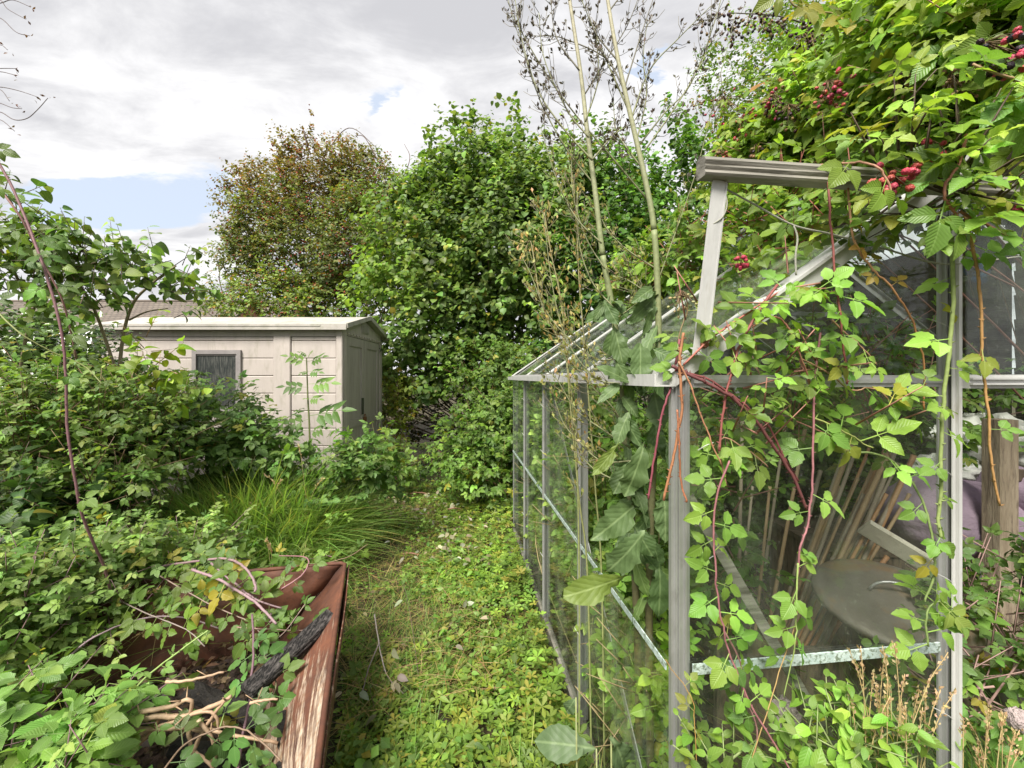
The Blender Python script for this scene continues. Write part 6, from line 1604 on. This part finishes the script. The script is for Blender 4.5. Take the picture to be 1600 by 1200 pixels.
# straw thatch
x, y = gcover(19000, -1.6, .7, .95, 4.6, lambda x, y: (np.abs(x) < y * 1.3 + .2) & ~ingh(x, y, .02) & ~intray(x, y) & (patch(x, y, 2.4, 1.) < .7))
n = len(x); P = np.stack([x, y, gz(x, y) + rng.uniform(.005, .085, n)], 1)
g = Geo(); place(g, TM['straw'], P, nrm(rnd(n) * [1, 1, .15]), nrm(UP + rnd(n) * .3), rng.uniform(.05, .17, n), tints(n, (.42, .33, .15), (.30, .20, .09), .2))
props(g.build('dry_grass', M_GRASS), 'dry straw coloured dead grass lying on the path', 'dry grass', kind='stuff')
# tall tussock in front of the shed
x = rng.normal(0, 1, 17000) * .38 - 1.62; y = rng.normal(0, 1, 17000) * .30 + 2.62
k = (x < -1.22 + .1 * (3 - y)) & (x > -2.7) & (y > 1.95) & (y < 3.5); x, y = x[k], y[k]
dd = np.hypot((x + 1.6) / .9, (y - 2.72) / .65)
grass('tall_grass', 'tall tussock of long green grass in front of the shed', x, y, (.60) * np.clip(1.12 - .55 * dd, .35, 1.1), .75, (.19, .33, .10), (.12, .24, .07), TM['blade'], yellow=.10)
x = rng.uniform(-2.4, -1.0, 9000); y = rng.uniform(1.9, 2.7, 9000)
grass('tall_grass', 'medium high grass between the tussock and the bramble mat', x, y, .30, .9, (.15, .27, .06), (.09, .19, .045), TM['blade'], yellow=.15)
x = rng.uniform(-2.2, -1.0, 4200); y = rng.uniform(1.05, 2.0, 4200)
k = ~intray(x, y) | (x < -1.45); x, y = x[k], y[k]
grass('tall_grass', 'grass blades growing up through the bramble mat at lower left', x, y, .36, .8, (.15, .28, .06), (.09, .19, .045), TM['blade'], yellow=.18)
x = rng.uniform(-.75, -.25, 900); y = rng.uniform(1.15, 2.3, 900); k = ~intray(x, y); x, y = x[k], y[k]
grass('tall_grass', 'grass tufts against the right side of the tray', x, y, .17, .8, (.12, .24, .055), (.08, .17, .045), TM['blade'], yellow=.1)
# grass and weeds at the foot of the gable and in the doorway
x = rng.uniform(.55, 1.5, 1500); y = rng.uniform(.60, .80, 1500) + (x - .3) * .12
grass('tall_grass', 'long green grass blades along the foot of the greenhouse gable', x, y, .36 + .12 * (x > .85), .55, (.15, .31, .065), (.09, .21, .05), TM['blade'], yellow=.12)
x = rng.uniform(1.0, 1.6, 700); y = rng.uniform(.95, 1.2, 700)
grass('tall_grass', 'shaded grass inside the doorway', x, y, .30, .6, (.10, .2, .05), (.06, .14, .04), TM['blade'], yellow=.1)
x = rng.uniform(-.05, .30, 260); y = rng.uniform(.92, 1.25, 260); k = ~ingh(x, y, .02); x, y = x[k], y[k]
grass('tall_grass', 'few long blades beside the near side wall', x, y, .22, .6, (.14, .27, .06), (.09, .2, .045), TM['blade'], yellow=.3)
# golden seeding grasses
Sg = empty('seeding_grass', (1.0, .74, 0), 'golden seeding grass heads in front of the door post', 'grass', 'seeding grasses')
Sg2 = empty('seeding_grass', (1.4, .85, 0), 'golden seeding grass heads at the bottom right corner', 'grass', 'seeding grasses')
Sg3 = empty('seeding_grass', (-1.35, 2.6, 0), 'few pale seed heads above the tall tussock by the shed', 'grass', 'seeding grasses')
Sg4 = empty('seeding_grass', (-1.6, 1.5, 0), 'thin straw coloured seed heads over the bramble mat', 'grass', 'seeding grasses')
for root, spec in ((Sg, [((1395 + rng.normal() * 40, 1230), (1330 + rng.uniform(0, 150), 985 + rng.uniform(0, 130)), .73 + .02 * rng.normal()) for _ in range(24)]),
                   (Sg2, [((1560 + rng.normal() * 30, 1240), (1500 + rng.uniform(0, 110), 1070 + rng.uniform(0, 90)), .76 + .02 * rng.normal()) for _ in range(12)]),
                   (Sg3, [((440 + rng.normal() * 30, 860), (x_, y_), 2.5) for x_, y_ in ((468, 690), (436, 745), (420, 735), (345, 765), (500, 742), (395, 780))]),
                   (Sg4, [((60 + rng.uniform(0, 180), 1050), (60 + rng.uniform(0, 200), 860 + rng.uniform(0, 120)), 1.45) for _ in range(14)] + [((435, 890), (422, 845), 1.9), ((430, 900), (418, 838), 1.9)])):
    g = Geo(); gl = Geo()
    for b, t, Yd in spec:
        a = px(*b, Yd); c = px(*t, Yd); a[2] = 0.01
        lean = (c - a) * [1, 1, 0]
        P = smooth([a, a * .5 + c * .5 - lean * .12, c * .85 + a * .15 + UP * .01, c + lean * .1 - UP * .02], 7)
        g.tube(P, .0011, .0007, 4, T=(.36, .36, .14), T1=(.5, .36, .18))
        tail = P[int(len(P) * .66):]; m_ = 26
        f = rng.random(m_); ii = (f * (len(tail) - 1.01)).astype(int); pp = tail[ii] + (tail[ii + 1] - tail[ii]) * rng.random((m_, 1)) + rnd(m_) * .0018
        tg = nrm(tail[ii + 1] - tail[ii])
        sc_ = .0075 if Yd < 1 else .014
        place(gl, TM['tiny'], pp, nrm(tg + rnd(m_) * .35), nrm(rnd(m_)), rng.uniform(.7, 1.3, m_) * sc_, tints(m_, (.50, .38, .21), (.40, .29, .15), .15))
    g.build('stem', M_STEM, root); gl.build('seed_head', M_LEAFD, root)
# broad weeds at the foot of the gable
bush('nettle_clump', 'low bright green weeds at the foot of the gable glass', 'weed',
     [(1310, 1160, 50, 35, .74, .05), (1360, 1190, 60, 30, .73, .05), (1410, 1150, 40, 30, .75, .05), (1120, 1190, 40, 25, .73, .04), (1280, 1200, 40, 20, .72, .04)],
     TM['simple'], .034, 330, (.15, .28, .05), (.09, .2, .04), M_LEAFS, K=4, tw=.06, sub=7, base=(.62, .74, 0), stems=8, stem_r=.002, core=.1, stem_t=(.2, .25, .1), upw=.9)
bush('bramble_seedling', 'small bramble seedlings in the grass right of the tray', 'bramble',
     [(570, 1090, 25, 20, 1.55, .08), (600, 1010, 20, 12, 1.7, .08), (640, 1110, 18, 10, 1.5, .06), (595, 1150, 20, 14, 1.42, .06), (545, 950, 30, 14, 1.85, .08), (620, 880, 20, 8, 2.3, .06), (520, 830, 25, 8, 2.4, .06), (640, 800, 40, 8, 3.0, .1)],
     TM['tri_hi'], .034, 70, (.13, .25, .05), (.09, .18, .04), M_LEAF, K=3, tw=.06, sub=4, base=(-.5, 1.6, 0), stems=4, stem_r=.002, core=.0, upw=1.0, twigs=False)
# pale dead leaves and litter on the bare patch below the hedge
x, y = gcover(2000, -1.3, .4, 1.3, 4.4); P = np.stack([x, y, gz(x, y) + .03 + (.04 + .05) * rng.random(2000)], 1)
k = (((patch(x, y, 3.3, .3) > .55) | (y > 3.3)) & (y > 2.5) & (rng.random(2000) < .6)) | (rng.random(2000) < .05); P = P[k]; n = len(P)
g = Geo(); place(g, TM['simple'], P, nrm(rnd(n) * [1, 1, .2]), nrm(UP + rnd(n) * .5), rng.uniform(.025, .055, n), tints(n, (.36, .36, .27), (.24, .18, .10), .3))
props(g.build('dead_leaves', M_LEAFD), 'pale dead leaves scattered below the hedge', 'leaves', kind='stuff')
for k, (a, b, Yd, lab) in enumerate((((625, 878), (655, 883), 2.75, 'short reddish stick lying on the path'), ((700, 770), (722, 782), 3.7, 'bent dry stem on the bare patch'), ((640, 758), (668, 752), 4.2, 'thin pale twig lying under the hedge'))):
    p0, p1 = px(*a, Yd), px(*b, Yd); p0[2] = .05; p1[2] = .05
    g = Geo(); g.tube(smooth([p0, (p0 + p1) / 2 + UP * .012, p1], 4), .007, .005, 6, T=(.30, .15, .10)); props(g.build('fallen_stick', M_STEM), lab, 'stick')
# fallen leaves and soil inside the greenhouse
x = rng.uniform(0.2, 2.6, 2600); y = rng.uniform(.85, 3.2, 2600); k = ingh(x, y, -.04); x, y = x[k], y[k]; n = len(x)
g = Geo(); place(g, TM['simple'], np.stack([x, y, gz(x, y) + .01 + .05 * rng.random(n)], 1), nrm(rnd(n) * [1, 1, .2]), nrm(UP + rnd(n) * .4), rng.uniform(.025, .06, n), tints(n, (.14, .09, .05), (.08, .10, .03), .3))
props(g.build('dead_leaves', M_LEAFD), 'brown fallen leaves on the greenhouse floor', 'leaves', kind='stuff')
print('faces', sum(len(o.data.polygons) for o in bpy.data.objects if o.type == 'MESH'))
